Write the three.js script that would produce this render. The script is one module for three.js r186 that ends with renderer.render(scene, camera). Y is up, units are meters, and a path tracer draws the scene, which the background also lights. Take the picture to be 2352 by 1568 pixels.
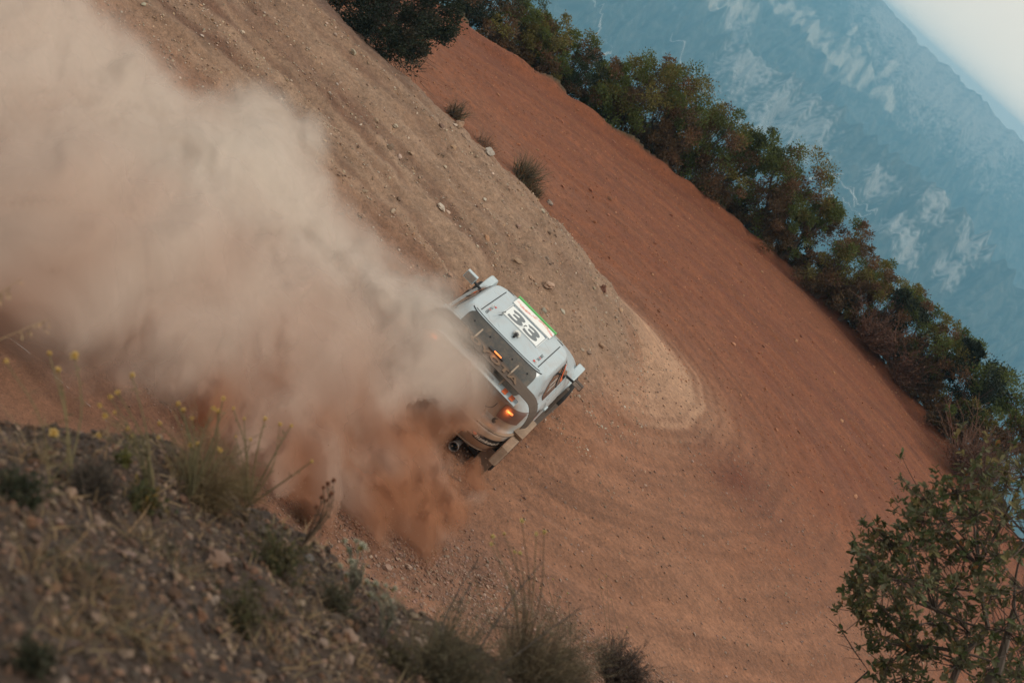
import * as THREE from 'three';
import { createNoise2D, createNoise3D } from 'simplex-noise';
import { mergeGeometries } from 'three/addons/utils/BufferGeometryUtils.js';

// ---------------------------------------------------------------- camera, sky, sun, exposure
const scene = new THREE.Scene();
const RAD = Math.PI / 180, EYE = 7.2, PITCH = 19.4 * RAD, ROLL = 42 * RAD, FOCAL = 3231;
const camera = new THREE.PerspectiveCamera(27.27, 1024 / 682, 0.1, 20000);
camera.position.set(0, EYE, 0);
camera.rotation.order = 'YXZ';
camera.rotation.set(-PITCH, 0, ROLL);
camera.focus = 17.5;
camera.userData.fStop = 3.0;

const SKY_W = 512, SKY_H = 256;
const skyNoise = createNoise3D(seeded(5));
const skyData = new Float32Array(SKY_W * SKY_H * 4);
for (let j = 0; j < SKY_H; j++) for (let i = 0; i < SKY_W; i++) {
  const el = ((j + 0.5) / SKY_H - 0.5) * Math.PI, az = (i + 0.5) / SKY_W * 2 * Math.PI;
  const up = Math.max(0, Math.sin(el)), k = Math.pow(up, 0.6);
  const x = Math.cos(el) * Math.cos(az), y = Math.sin(el), z = Math.cos(el) * Math.sin(az);
  const n = 0.5 * skyNoise(x * 3, y * 9, z * 3) + 0.25 * skyNoise(x * 7, y * 20, z * 7);
  const c = (1 + 0.05 * n) * (1 + 0.05 * up);
  const o = (j * SKY_W + i) * 4;
  skyData[o] = (0.87 + 0.03 * k) * c; skyData[o + 1] = (0.86 + 0.03 * k) * c; skyData[o + 2] = (0.77 + 0.09 * k) * c; skyData[o + 3] = 1;
}
const skyTex = new THREE.DataTexture(skyData, SKY_W, SKY_H, THREE.RGBAFormat, THREE.FloatType);
skyTex.mapping = THREE.EquirectangularReflectionMapping;
skyTex.magFilter = THREE.LinearFilter;
skyTex.needsUpdate = true;
scene.background = skyTex;
scene.environment = skyTex;

const sun = new THREE.DirectionalLight(new THREE.Color(1, 0.90, 0.76), 1.5);
sun.name = 'sun';
sun.position.set(75, 110, -5);
sun.target.position.set(0, 0, -20);
sun.castShadow = true;
sun.shadow.radius = 20;
sun.shadow.mapSize.set(2048, 2048);
Object.assign(sun.shadow.camera, { left: -45, right: 45, top: 45, bottom: -45, near: 1, far: 400 });
scene.add(sun, sun.target);
scene.fog = new THREE.FogExp2(new THREE.Color(0.31, 0.72, 1.0), 0.00034);

const renderer = new THREE.WebGLRenderer({ antialias: true });
renderer.toneMapping = THREE.LinearToneMapping;
renderer.toneMappingExposure = 0.9;
renderer.shadowMap.enabled = true;

// ---------------------------------------------------------------- helpers
function seeded(a) {
  return () => { a |= 0; a = (a + 0x6d2b79f5) | 0; let t = Math.imul(a ^ (a >>> 15), 1 | a); t = (t + Math.imul(t ^ (t >>> 7), 61 | t)) ^ t; return ((t ^ (t >>> 14)) >>> 0) / 4294967296; };
}
const rnd = seeded(11);
const R = (a, b) => a + (b - a) * rnd();
const gauss = () => (rnd() + rnd() + rnd() + rnd() - 2) * 1.2;
const n2 = createNoise2D(seeded(21)), n3 = createNoise3D(seeded(22));
const fbm2 = (x, y, o = 4) => { let s = 0, a = 0.5; for (let i = 0; i < o; i++) { s += a * n2(x, y); x = x * 2.03 + 13.7; y = y * 2.03 - 7.1; a *= 0.5; } return s; };
const fbm3 = (x, y, z, o = 4) => { let s = 0, a = 0.5; for (let i = 0; i < o; i++) { s += a * n3(x, y, z); x = x * 2.03 + 3.7; y = y * 2.03 - 7.1; z = z * 2.03 + 1.3; a *= 0.5; } return s; };
const clamp = (x, a = 0, b = 1) => Math.min(b, Math.max(a, x));
const lerp = (a, b, t) => a + (b - a) * t;
const smooth = (a, b, x) => { const t = clamp((x - a) / (b - a)); return t * t * (3 - 2 * t); };
const mix3 = (a, b, t) => [lerp(a[0], b[0], t), lerp(a[1], b[1], t), lerp(a[2], b[2], t)];
const table = (xs, ys, x) => { if (x <= xs[0]) return ys[0]; for (let i = 1; i < xs.length; i++) if (x <= xs[i]) return lerp(ys[i - 1], ys[i], (x - xs[i - 1]) / (xs[i] - xs[i - 1])); return ys[ys.length - 1]; };
const V = (x, y, z) => new THREE.Vector3(x, y, z);
// A line of sight of the photograph (2352 pixels wide) and the place on it at a given world z.
function sight(px, py) {
  const dx = (px - 1176) / FOCAL, dy = (py - 784) / FOCAL;
  const r = dx * Math.cos(ROLL) + dy * Math.sin(ROLL), u = dx * Math.sin(ROLL) - dy * Math.cos(ROLL);
  return V(r, -Math.sin(PITCH) + u * Math.cos(PITCH), -Math.cos(PITCH) - u * Math.sin(PITCH));
}
const place = (px, py, z) => { const d = sight(px, py); return d.multiplyScalar(z / d.z).add(V(0, EYE, 0)); };

const taken = new Map();
function numbered(name) { const k = taken.get(name) ?? 0; taken.set(name, k + 1); return k ? name + '_' + String(k).padStart(3, '0') : name; }
function shade(o) { o.traverse((m) => { if (m.isMesh) { m.castShadow = true; m.receiveShadow = true; } }); return o; }
function thing(o, name, label, category, group, kind) {
  o.name = numbered(name);
  if (label) o.userData.label = label;
  if (category) o.userData.category = category;
  if (group) o.userData.group = group;
  if (kind) o.userData.kind = kind;
  scene.add(shade(o));
  return o;
}
function part(parent, name, geometry, material, label) {
  const m = new THREE.Mesh(geometry, material); m.name = name; if (label) m.userData.label = label;
  m.castShadow = m.receiveShadow = true; parent.add(m); return m;
}
function std(color, roughness = 0.9, more = {}) {
  const m = new THREE.MeshStandardMaterial({ roughness, metalness: 0, ...more });
  if (Array.isArray(color)) m.color.setRGB(...color); else m.color.set(color);
  return m;
}
function phys(color, more = {}) { const m = new THREE.MeshPhysicalMaterial(more); if (Array.isArray(color)) m.color.setRGB(...color); else m.color.set(color); return m; }
// Collects coloured triangles.
class Faces {
  constructor() { this.p = []; this.c = []; }
  tri(a, b, c, col) { this.p.push(a.x, a.y, a.z, b.x, b.y, b.z, c.x, c.y, c.z); for (let i = 0; i < 3; i++) this.c.push(col[0], col[1], col[2]); }
  quad(a, b, c, d, col) { this.tri(a, b, c, col); this.tri(a, c, d, col); }
  geometry(smoothed) {
    const g = new THREE.BufferGeometry();
    g.setAttribute('position', new THREE.Float32BufferAttribute(this.p, 3));
    g.setAttribute('color', new THREE.Float32BufferAttribute(this.c, 3));
    g.computeVertexNormals();
    return g;
  }
}
// A tapered, bent stick with `sides` sides from points with radii.
function stick(f, pts, r0, r1, col, sides = 5) {
  const rings = [];
  for (let i = 0; i < pts.length; i++) {
    const t = pts[Math.min(i + 1, pts.length - 1)].clone().sub(pts[Math.max(i - 1, 0)]).normalize();
    const a = Math.abs(t.y) < 0.9 ? V(0, 1, 0) : V(1, 0, 0), u = a.clone().cross(t).normalize(), w = t.clone().cross(u);
    const r = lerp(r0, r1, i / (pts.length - 1)), ring = [];
    for (let k = 0; k < sides; k++) { const q = k / sides * 2 * Math.PI; ring.push(pts[i].clone().addScaledVector(u, r * Math.cos(q)).addScaledVector(w, r * Math.sin(q))); }
    rings.push(ring);
  }
  for (let i = 0; i + 1 < rings.length; i++) for (let k = 0; k < sides; k++) f.quad(rings[i][k], rings[i][(k + 1) % sides], rings[i + 1][(k + 1) % sides], rings[i + 1][k], col);
}
function bent(a, b, n, sag) {
  const pts = [], d = a.distanceTo(b) * sag, o1 = V(gauss(), gauss(), gauss()).multiplyScalar(d);
  for (let i = 0; i <= n; i++) { const t = i / n; pts.push(a.clone().lerp(b, t).addScaledVector(o1, Math.sin(t * Math.PI) * 0.7)); }
  return pts;
}
function leaf(f, at, dir, nor, len, wid, col) {
  const s = dir.clone().cross(nor).normalize().multiplyScalar(wid / 2), tip = at.clone().addScaledVector(dir, len), mid = at.clone().addScaledVector(dir, len * 0.45).addScaledVector(nor, len * 0.06);
  f.quad(at, mid.clone().add(s), tip, mid.clone().sub(s), col);
}
const vary = (c, k) => { const m = 1 + k * gauss(); return [c[0] * m * (1 + 0.08 * gauss()), c[1] * m, c[2] * m * (1 + 0.08 * gauss())].map((v) => Math.max(0.004, v)); };
const unit = () => { const v = V(gauss(), gauss(), gauss()); return v.lengthSq() > 1e-6 ? v.normalize() : V(0, 1, 0); };

// Grain that tiles: pale and dark grit of several sizes; mean near 1.
function grainTexture(size, seed, grits, contrast, soft) {
  const r = seeded(seed), a = new Float32Array(size * size).fill(0);
  const lattice = (cells, amp) => {
    const v = new Float32Array(cells * cells).map(() => r() * 2 - 1);
    for (let y = 0; y < size; y++) for (let x = 0; x < size; x++) {
      const fx = x / size * cells, fy = y / size * cells, ix = fx | 0, iy = fy | 0, tx = fx - ix, ty = fy - iy, sx = tx * tx * (3 - 2 * tx), sy = ty * ty * (3 - 2 * ty);
      const g = (i, j) => v[((iy + j) % cells) * cells + (ix + i) % cells];
      a[y * size + x] += amp * lerp(lerp(g(0, 0), g(1, 0), sx), lerp(g(0, 1), g(1, 1), sx), sy);
    }
  };
  for (const [cells, amp] of soft) lattice(cells, amp);
  for (const [count, radius, amp] of grits) for (let k = 0; k < count; k++) {
    const cx = r() * size, cy = r() * size, rad = radius * (0.5 + r()), h = amp * (r() * 2 - 0.8), e = 0.6 + 0.6 * r(), q = r() * 3.14, ca = Math.cos(q), sa = Math.sin(q), m = Math.ceil(rad * 1.5);
    for (let j = -m; j <= m; j++) for (let i = -m; i <= m; i++) {
      const u = (i * ca + j * sa) / rad, w = (j * ca - i * sa) / (rad * e), d = u * u + w * w;
      if (d < 1) a[((cy + j + size) % size | 0) * size + ((cx + i + size) % size | 0)] += h * (1 - d * d);
    }
  }
  const data = new Uint8Array(size * size * 4);
  for (let i = 0; i < size * size; i++) { const v = clamp(0.72 + contrast * a[i]) * 255; data[i * 4] = data[i * 4 + 1] = data[i * 4 + 2] = v; data[i * 4 + 3] = 255; }
  const t = new THREE.DataTexture(data, size, size);
  t.wrapS = t.wrapT = THREE.RepeatWrapping; t.magFilter = THREE.LinearFilter; t.needsUpdate = true;
  return t;
}

// ---------------------------------------------------------------- terrain
const LIP_X = [-14, -4, -1.13, -0.7, -0.15, 0.37, 0.74, 1.53, 3, 5, 9, 22], LIP_Z = [-1.0, -2.9, -4.0, -4.4, -4.85, -4.8, -5.0, -5.7, -6.8, -8.6, -11, -14], LIP_Y = [3.75, 4.12, 4.3, 4.38, 4.38, 4.36, 4.34, 4.2, 3.5, 2.7, 1.8, 1.0];
const OUTER = [[-60, -12], [-34, -19], [-22, -25.3], [-14, -31], [-6.6, -36.0], [-4.1, -38.1], [-1.9, -39.2], [0.44, -40.7], [2.75, -41.7], [5.33, -42.4], [7.78, -41.3], [9.6, -39.6], [11.45, -37.1], [13.5, -33.5], [15, -28], [15.8, -23], [15.6, -18], [15, -14], [15, 10]];
const CREST = [[-60, -8, 3.4], [-30, -18.5, 2.6], [-14, -22.9, 1.8], [-7, -24.2, 1.15], [-3, -24.5, 1.0], [-1.2, -24.35, 0.97], [-0.3, -24.6, 0.8], [0.4, -24.85, 0.58], [1.1, -24.9, 0.34], [1.6, -24.6, 0.16], [1.95, -24.1, 0.06], [2.1, -23.6, 0.0]];
const INNER = [[-60, -9], [-30, -18.8], [-14, -23], [-1, -25.2], [0.6, -26.1], [1.6, -26.0], [2.35, -25.5], [2.6, -24.7], [2.35, -23.4], [1.5, -21.8], [0.1, -20.1], [-3, -18.6], [-10, -16.6], [-40, -9]];   // the line that the cars cut round
function alongPath(path, x, z) {
  let best = 1e9, out = null, run = 0;
  for (let i = 0; i + 1 < path.length; i++) {
    const [ax, az] = path[i], [bx, bz] = path[i + 1], dx = bx - ax, dz = bz - az, L = Math.hypot(dx, dz);
    const t = clamp(((x - ax) * dx + (z - az) * dz) / (L * L)), d = Math.hypot(x - ax - dx * t, z - az - dz * t);
    if (d < best) {
      let ux = dx / L, uz = dz / L; const other = t === 0 ? path[i - 1] && [path[i - 1], path[i]] : t === 1 ? path[i + 2] && [path[i + 1], path[i + 2]] : null;
      if (other) { const ex = other[1][0] - other[0][0], ez = other[1][1] - other[0][1], M = Math.hypot(ex, ez); ux += ex / M; uz += ez / M; }   // at a corner both stretches count
      best = d; out = { d, s: run + t * L, side: Math.sign(ux * (z - az - dz * t) - uz * (x - ax - dx * t)), i, t };
    }
    run += L;
  }
  return out;
}
function terrain(x, z, fine = true) {
  const lip = table(LIP_X, LIP_Z, x), lipY = table(LIP_X, LIP_Y, x), dl = z - lip + 0.18 * n2(x * 0.9, 3.3);
  const edge = alongPath(OUTER, x, z), inside = edge.d * edge.side;          // > 0 on the road side
  let y = 0, region = 'road';
  const c = alongPath(CREST, x, z);
  let bank = 0;
  for (let i = 0; i + 1 < CREST.length; i++) {   // the highest of what each stretch of the crest heaps up
    const [ax, az, ah] = CREST[i], [bx, bz, bh] = CREST[i + 1], dx = bx - ax, dz = bz - az, q = clamp(((x - ax) * dx + (z - az) * dz) / (dx * dx + dz * dz));
    const L = Math.hypot(dx, dz), ex = x - ax - dx * q, ez = z - az - dz * q, d = Math.hypot(ex, ez), hh = lerp(ah, bh, q), over = (ex * dx + ez * dz) / L, across = (dx * ez - dz * ex) / L, w = across > 0 ? 1.9 + 5.1 * smooth(0.1, 0.8, hh) : 1.9, t = Math.hypot(across / w, over / 1.5);
    if (t < 1) { const k = 1 - t; bank = Math.max(bank, hh * (0.55 * k + 0.45 * k * k * (3 - 2 * k)) - (d < 0.5 ? hh * 0.12 * (1 - d / 0.5) ** 2 : 0)); }
  }
  if (inside > 0) {
    y = 0.05 * fbm2(x * 0.16, z * 0.16, 3) + bank;
    if (bank > 0.05) region = 'bank';
    if (fine) {
      const k = clamp(bank / 0.25);
      const warp = 0.8 * n2(x * 0.12, z * 0.12);
      const ledge = n2(c.s * 0.10, c.d * 1.7 + warp * 1.4), ledge2 = n2(c.s * 0.25 + 40, c.d * 4.5 + warp);
      y += k * (smooth(0.2, -2, x) * (0.05 * ledge * Math.abs(ledge) + 0.02 * ledge2) + 0.07 * fbm2(x * 1.1, z * 1.1, 3) + 0.02 * n2(x * 6, z * 6));
      const way = alongPath(INNER, x, z), turn = 0.6 * way.s, D = lerp(way.d, 14 - inside, smooth(5, 1.5, inside));
      const gate = (0.45 + 0.55 * n2(x * 0.25, z * 0.25)) * (way.side > 0 ? smooth(0.9, 0, way.d) : 1), rut = n2(D * 1.25 + 0.8 * n2(turn * 0.2, 3), turn * 0.08), rut2 = n2(D * 4.4 + 0.3 * n2(turn * 0.5, 8), turn * 0.16);
      y += (1 - k) * (0.032 * rut * gate + 0.022 * rut2 * gate + 0.010 * fbm2(x * 2.2, z * 2.2, 3) + 0.004 * n2(x * 9, z * 9));
      y += (1 - k) * 0.05 * Math.exp(-(((z + 13.4 + 0.25 * x) / 0.8) ** 2)) * (1 + n2(x * 1.3, z * 1.3));   // loose gravel pushed to the near side
      y += (0.17 + 0.08 * n2(edge.s * 0.7, 5)) * Math.exp(-(((inside - 0.35) / 0.4) ** 2));                    // berm along the drop
    }
  } else {
    y = 0.13 - edge.d * 0.62 + 0.25 * n2(x * 0.5, z * 0.5);
    region = 'hillside';
  }
  const cut = dl > 0 ? lipY + dl * 0.34 : lipY + dl * 1.25;
  if (cut > y - 0.3) {
    let c2 = cut;
    if (fine) c2 += 0.06 * fbm2(x * 1.4, z * 1.4, 4) + 0.018 * n2(x * 7, z * 7);
    if (c2 > y) { y = c2; region = 'slope'; }
  }
  const way = alongPath(INNER, x, z), lane = lerp(way.d, 14 - inside, smooth(5, 1.5, inside));
  return { y, region, inside, s: edge.s, bank, cd: c.d, cs: c.s, front: c.side > 0, dl, lane, along: 1.2 * way.s, swept: way.side > 0 ? smooth(0.9, 0, way.d) : 1 };
}
const ground = (x, z) => terrain(x, z).y;

const RED = [0.265, 0.083, 0.030], DEEP = [0.165, 0.046, 0.017], TAN = [0.345, 0.165, 0.090], PALE = [0.46, 0.265, 0.16], BANK = [0.30, 0.18, 0.112], BANKD = [0.18, 0.09, 0.054], NEAR = [0.092, 0.056, 0.037], DARK = [0.105, 0.062, 0.046];
function soil(x, z, t) {
  if (t.region === 'slope') { const k = clamp(0.5 + 0.9 * fbm2(x * 0.8, z * 0.8, 4)); return mix3([0.062, 0.040, 0.028], NEAR, k); }
  if (t.region === 'hillside') return mix3([0.14, 0.06, 0.03], [0.08, 0.07, 0.035], clamp(0.5 + n2(x * 0.5, z * 0.5)));
  const streak = t.swept * n2(t.lane * 1.1 + 0.6 * n2(t.along * 0.06, 7), t.along * 0.035), fineStreak = t.swept * n2(t.lane * 4.2 + 0.4 * n2(t.along * 0.2, 3), t.along * 0.07 + 9);
  const patch = fbm2(x * 0.22 + 5, z * 0.22, 4);
  const red = smooth(-15, -33, z + 4.5 * patch + 1.6 * streak - 0.45 * Math.max(0, x - 3) + 0.5 * Math.max(0, 2 - x));
  let col = mix3(mix3(TAN, [0.27, 0.118, 0.062], clamp(0.5 + 0.9 * patch)), mix3(RED, DEEP, clamp(0.4 + 0.8 * streak + 0.3 * fineStreak)), red);
  const nose = 0.8 * Math.exp(-(((t.lane - 0.3 + 0.5 * streak) / 1.0) ** 2)) * smooth(-27.5, -25.5, z) * smooth(0.2, 2.0, x) * smooth(-19.5, -22, z) + (t.front ? 0 : 1) * smooth(2.0, 0.5, t.cd + 0.5 * patch) * smooth(-1.0, 0.8, x) * smooth(-28, -26.2, z);
  col = mix3(col, PALE, clamp(nose * (0.8 + 0.5 * streak + 0.4 * fineStreak)));
  col = col.map((v) => v * (1 + t.swept * (0.26 * fineStreak * (0.35 + 0.65 * clamp(0.5 + 1.5 * patch)) + 0.15 * streak + 0.11 * n2(t.lane * 8.5 + 0.5 * n2(t.along * 0.3, 11), t.along * 0.08 + 20))));
  const wet = Math.exp(-(((x - 4.3) / 1.2) ** 2) - (((z + 22.9 + 0.5 * patch) / 1.0) ** 2));
  col = mix3(col, DEEP, clamp(1.1 * wet * (0.8 + 0.6 * streak)));
  const nearside = smooth(-16.2, -13.2, z + 0.10 * x) * (0.72 + 0.3 * n2(x * 0.7, z * 0.7));
  col = mix3(col, [0.22, 0.112, 0.072], clamp(nearside) * 0.8);
  if (t.bank > 0.0) {
    const warp = 0.8 * n2(x * 0.12, z * 0.12);
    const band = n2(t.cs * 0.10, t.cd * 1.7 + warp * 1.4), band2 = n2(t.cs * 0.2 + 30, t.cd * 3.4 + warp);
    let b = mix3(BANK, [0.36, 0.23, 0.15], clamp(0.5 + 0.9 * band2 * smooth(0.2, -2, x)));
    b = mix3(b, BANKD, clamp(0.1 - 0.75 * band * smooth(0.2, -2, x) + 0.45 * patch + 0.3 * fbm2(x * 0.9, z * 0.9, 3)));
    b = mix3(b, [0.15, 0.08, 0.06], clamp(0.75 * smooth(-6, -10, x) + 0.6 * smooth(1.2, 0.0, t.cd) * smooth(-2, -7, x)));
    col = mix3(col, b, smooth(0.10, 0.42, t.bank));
  }
  const spot = 1 + 0.10 * fbm2(x * 1.7, z * 1.7, 3) + 0.06 * n2(x * 8, z * 8);
  return [col[0] * spot, col[1] * spot, col[2] * spot];
}
const gritFine = grainTexture(1024, 3, [[9000, 3, 0.5], [2600, 6, 0.55], [300, 10, 0.45]], 0.2, [[8, 0.2], [32, 0.35], [128, 0.6], [512, 0.9]]);
const gritCoarse = grainTexture(1024, 4, [[7000, 7, 0.6], [2500, 14, 0.7], [300, 26, 0.6]], 0.2, [[8, 0.25], [64, 0.5], [512, 0.7]]);
const roadMaterial = std([1, 1, 1], 0.97, { vertexColors: true, map: gritFine, bumpMap: gritFine, bumpScale: 0.018 });
const slopeMaterial = std([1, 1, 1], 0.97, { vertexColors: true, map: gritCoarse, bumpMap: gritCoarse, bumpScale: 0.03 });

function groundSheets(xs, zs, keep, tile) {
  const W = xs.length, Hn = zs.length, P = new Float32Array(W * Hn * 3), C = new Float32Array(W * Hn * 3), U = new Float32Array(W * Hn * 2), reg = new Array(W * Hn), N = new Float32Array(W * Hn * 3);
  for (let j = 0; j < Hn; j++) for (let i = 0; i < W; i++) {
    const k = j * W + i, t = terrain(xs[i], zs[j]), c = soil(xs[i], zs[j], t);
    P.set([xs[i], t.y, zs[j]], k * 3); C.set(c, k * 3); U.set([xs[i] / tile, zs[j] / tile], k * 2); reg[k] = t.region;
  }
  for (let j = 0; j < Hn; j++) for (let i = 0; i < W; i++) {
    const k = j * W + i, l = i ? k - 1 : k, r = i < W - 1 ? k + 1 : k, d = j ? k - W : k, u = j < Hn - 1 ? k + W : k;
    const gx = (P[r * 3 + 1] - P[l * 3 + 1]) / (P[r * 3] - P[l * 3]), gz = (P[u * 3 + 1] - P[d * 3 + 1]) / (P[u * 3 + 2] - P[d * 3 + 2]), L = Math.hypot(gx, 1, gz);
    N.set([-gx / L, 1 / L, -gz / L], k * 3);
  }
  const idx = {};
  for (let j = 0; j + 1 < Hn; j++) for (let i = 0; i + 1 < W; i++) {
    if (!keep(xs[i], zs[j])) continue;
    const a = j * W + i, b = a + 1, c = a + W, d = c + 1, region = reg[a];
    (idx[region] ??= []).push(a, b, c, b, d, c);
  }
  const out = {};
  for (const region in idx) {
    const list = idx[region], map = new Map(), p = [], c = [], u = [], n = [], id = [];
    for (const k of list) { let m = map.get(k); if (m === undefined) { m = map.size; map.set(k, m); for (let q = 0; q < 3; q++) { p.push(P[k * 3 + q]); c.push(C[k * 3 + q]); n.push(N[k * 3 + q]); } u.push(U[k * 2], U[k * 2 + 1]); } id.push(m); }
    const g = new THREE.BufferGeometry();
    g.setAttribute('position', new THREE.Float32BufferAttribute(p, 3)); g.setAttribute('color', new THREE.Float32BufferAttribute(c, 3)); g.setAttribute('uv', new THREE.Float32BufferAttribute(u, 2)); g.setAttribute('normal', new THREE.Float32BufferAttribute(n, 3));
    g.setIndex(id);
    out[region] = g;
  }
  return out;
}
const steps = (a, b, f) => { const o = [a]; while (o[o.length - 1] < b) o.push(Math.min(b, o[o.length - 1] + f(o[o.length - 1]))); return o; };
{
  const xs = steps(-34, 24, (x) => (x < -16 ? 0.35 : x < -9 ? 0.14 : x < 13 ? 0.085 : 0.2)), zs = steps(11.2, 47, (d) => (d < 26 ? 0.085 : d < 42 ? 0.13 : 0.3)).map((d) => -d);
  const sheets = groundSheets(xs, zs, () => true, 6);
  const nearXs = steps(-9, 12, (x) => (x < -3 ? 0.2 : x < 4 ? 0.05 : 0.2)), nearZs = steps(-3, 11.2, (d) => (d < 1 ? 0.25 : d < 8 ? 0.05 : 0.16)).map((d) => -d);
  const near = groundSheets(nearXs, nearZs, () => true, 1.7);
  const structure = (name, g, m) => { const o = new THREE.Mesh(g, m); thing(o, name, null, null, null, 'structure'); };
  structure('dirt_road', mergeGeometries([sheets.road, near.road].filter(Boolean)), roadMaterial);
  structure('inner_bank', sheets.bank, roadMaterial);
  structure('near_slope', mergeGeometries([sheets.slope, near.slope].filter(Boolean)), slopeMaterial);
  structure('hillside', sheets.hillside, slopeMaterial);
}
console.log('terrain done');
// ---------------------------------------------------------------- the valley and the mountain beyond
function ridgeTop(a) { return table([-30, -10, -4, 1.8, 3.6, 5.5, 7.8, 9.5, 14, 24, 45], [0.1, 0.1, 0.15, 0.15, 0.06, 0.0, -0.06, -0.2, -0.7, -1.0, -0.8], a) + 0.11 * n2(a * 0.8, 1.1) + 0.06 * n2(a * 2.3, 4.4); }
function mountainY(a, r) {
  const near = -0.62 * (r - 40) - 1.5;
  const R0 = 1250, R1 = 3900, t = (r - R0) / (R1 - R0);
  const top = EYE + Math.tan(ridgeTop(a) * RAD) * R1;
  const x = r * Math.sin(a * RAD), z = r * Math.cos(a * RAD);
  let y;
  if (t < 0) y = -560;
  else if (t < 1) y = lerp(-560, top, Math.pow(t, 0.9));
  else y = top - (r - R1) * 0.5;
  const env = 4 * clamp(t) * clamp(1 - t);
  const gully = 1 - Math.abs(n2(a * 0.42 + 0.25 * n2(r * 0.002, a * 0.2), r * 0.0004)), gully2 = 1 - Math.abs(n2(a * 1.3 + 0.4 * n2(r * 0.003, 8), r * 0.0009 + 3));
  y += env * (42 * (gully - 0.6) + 14 * (gully2 - 0.6) + 22 * fbm2(x * 0.004, z * 0.004, 4) + 13 * fbm2(x * 0.013, z * 0.010, 4));
  const rc = 2450 - 16 * (a - 4) + 60 * n2(a * 0.2, 9), crest = EYE + Math.tan(table([-20, -8, 0, 2, 8.4, 13, 17, 24], [-8.4, -5.6, -4.4, -4.0, -3.55, -3.9, -4.6, -6.4], a) * RAD) * rc + 10 * n2(a * 1.4, 2.2);
  const spur = crest - (r < rc ? (rc - r) * 0.36 : (r - rc) * 0.55) + 16 * (1 - Math.abs(n2(a * 0.9 + 0.3 * n2(r * 0.004, 1), r * 0.001))) - 10 + 8 * fbm2(x * 0.006, z * 0.006, 3) + 9 * fbm2(x * 0.015, z * 0.012, 4);
  y = Math.max(y, spur);
  return Math.max(y, near);
}
function hitMountain(px, py) {
  const d = sight(px, py), a = Math.atan2(d.x, -d.z) / RAD, k = d.y / Math.hypot(d.x, d.z);
  for (let r = 900; r < 4300; r += 3) if (mountainY(a, r) > EYE + k * r) return [Math.sin(a * RAD) * r, -Math.cos(a * RAD) * r, a, r];
  return [Math.sin(a * RAD) * 3800, -Math.cos(a * RAD) * 3800, a, 3800];
}
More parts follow.
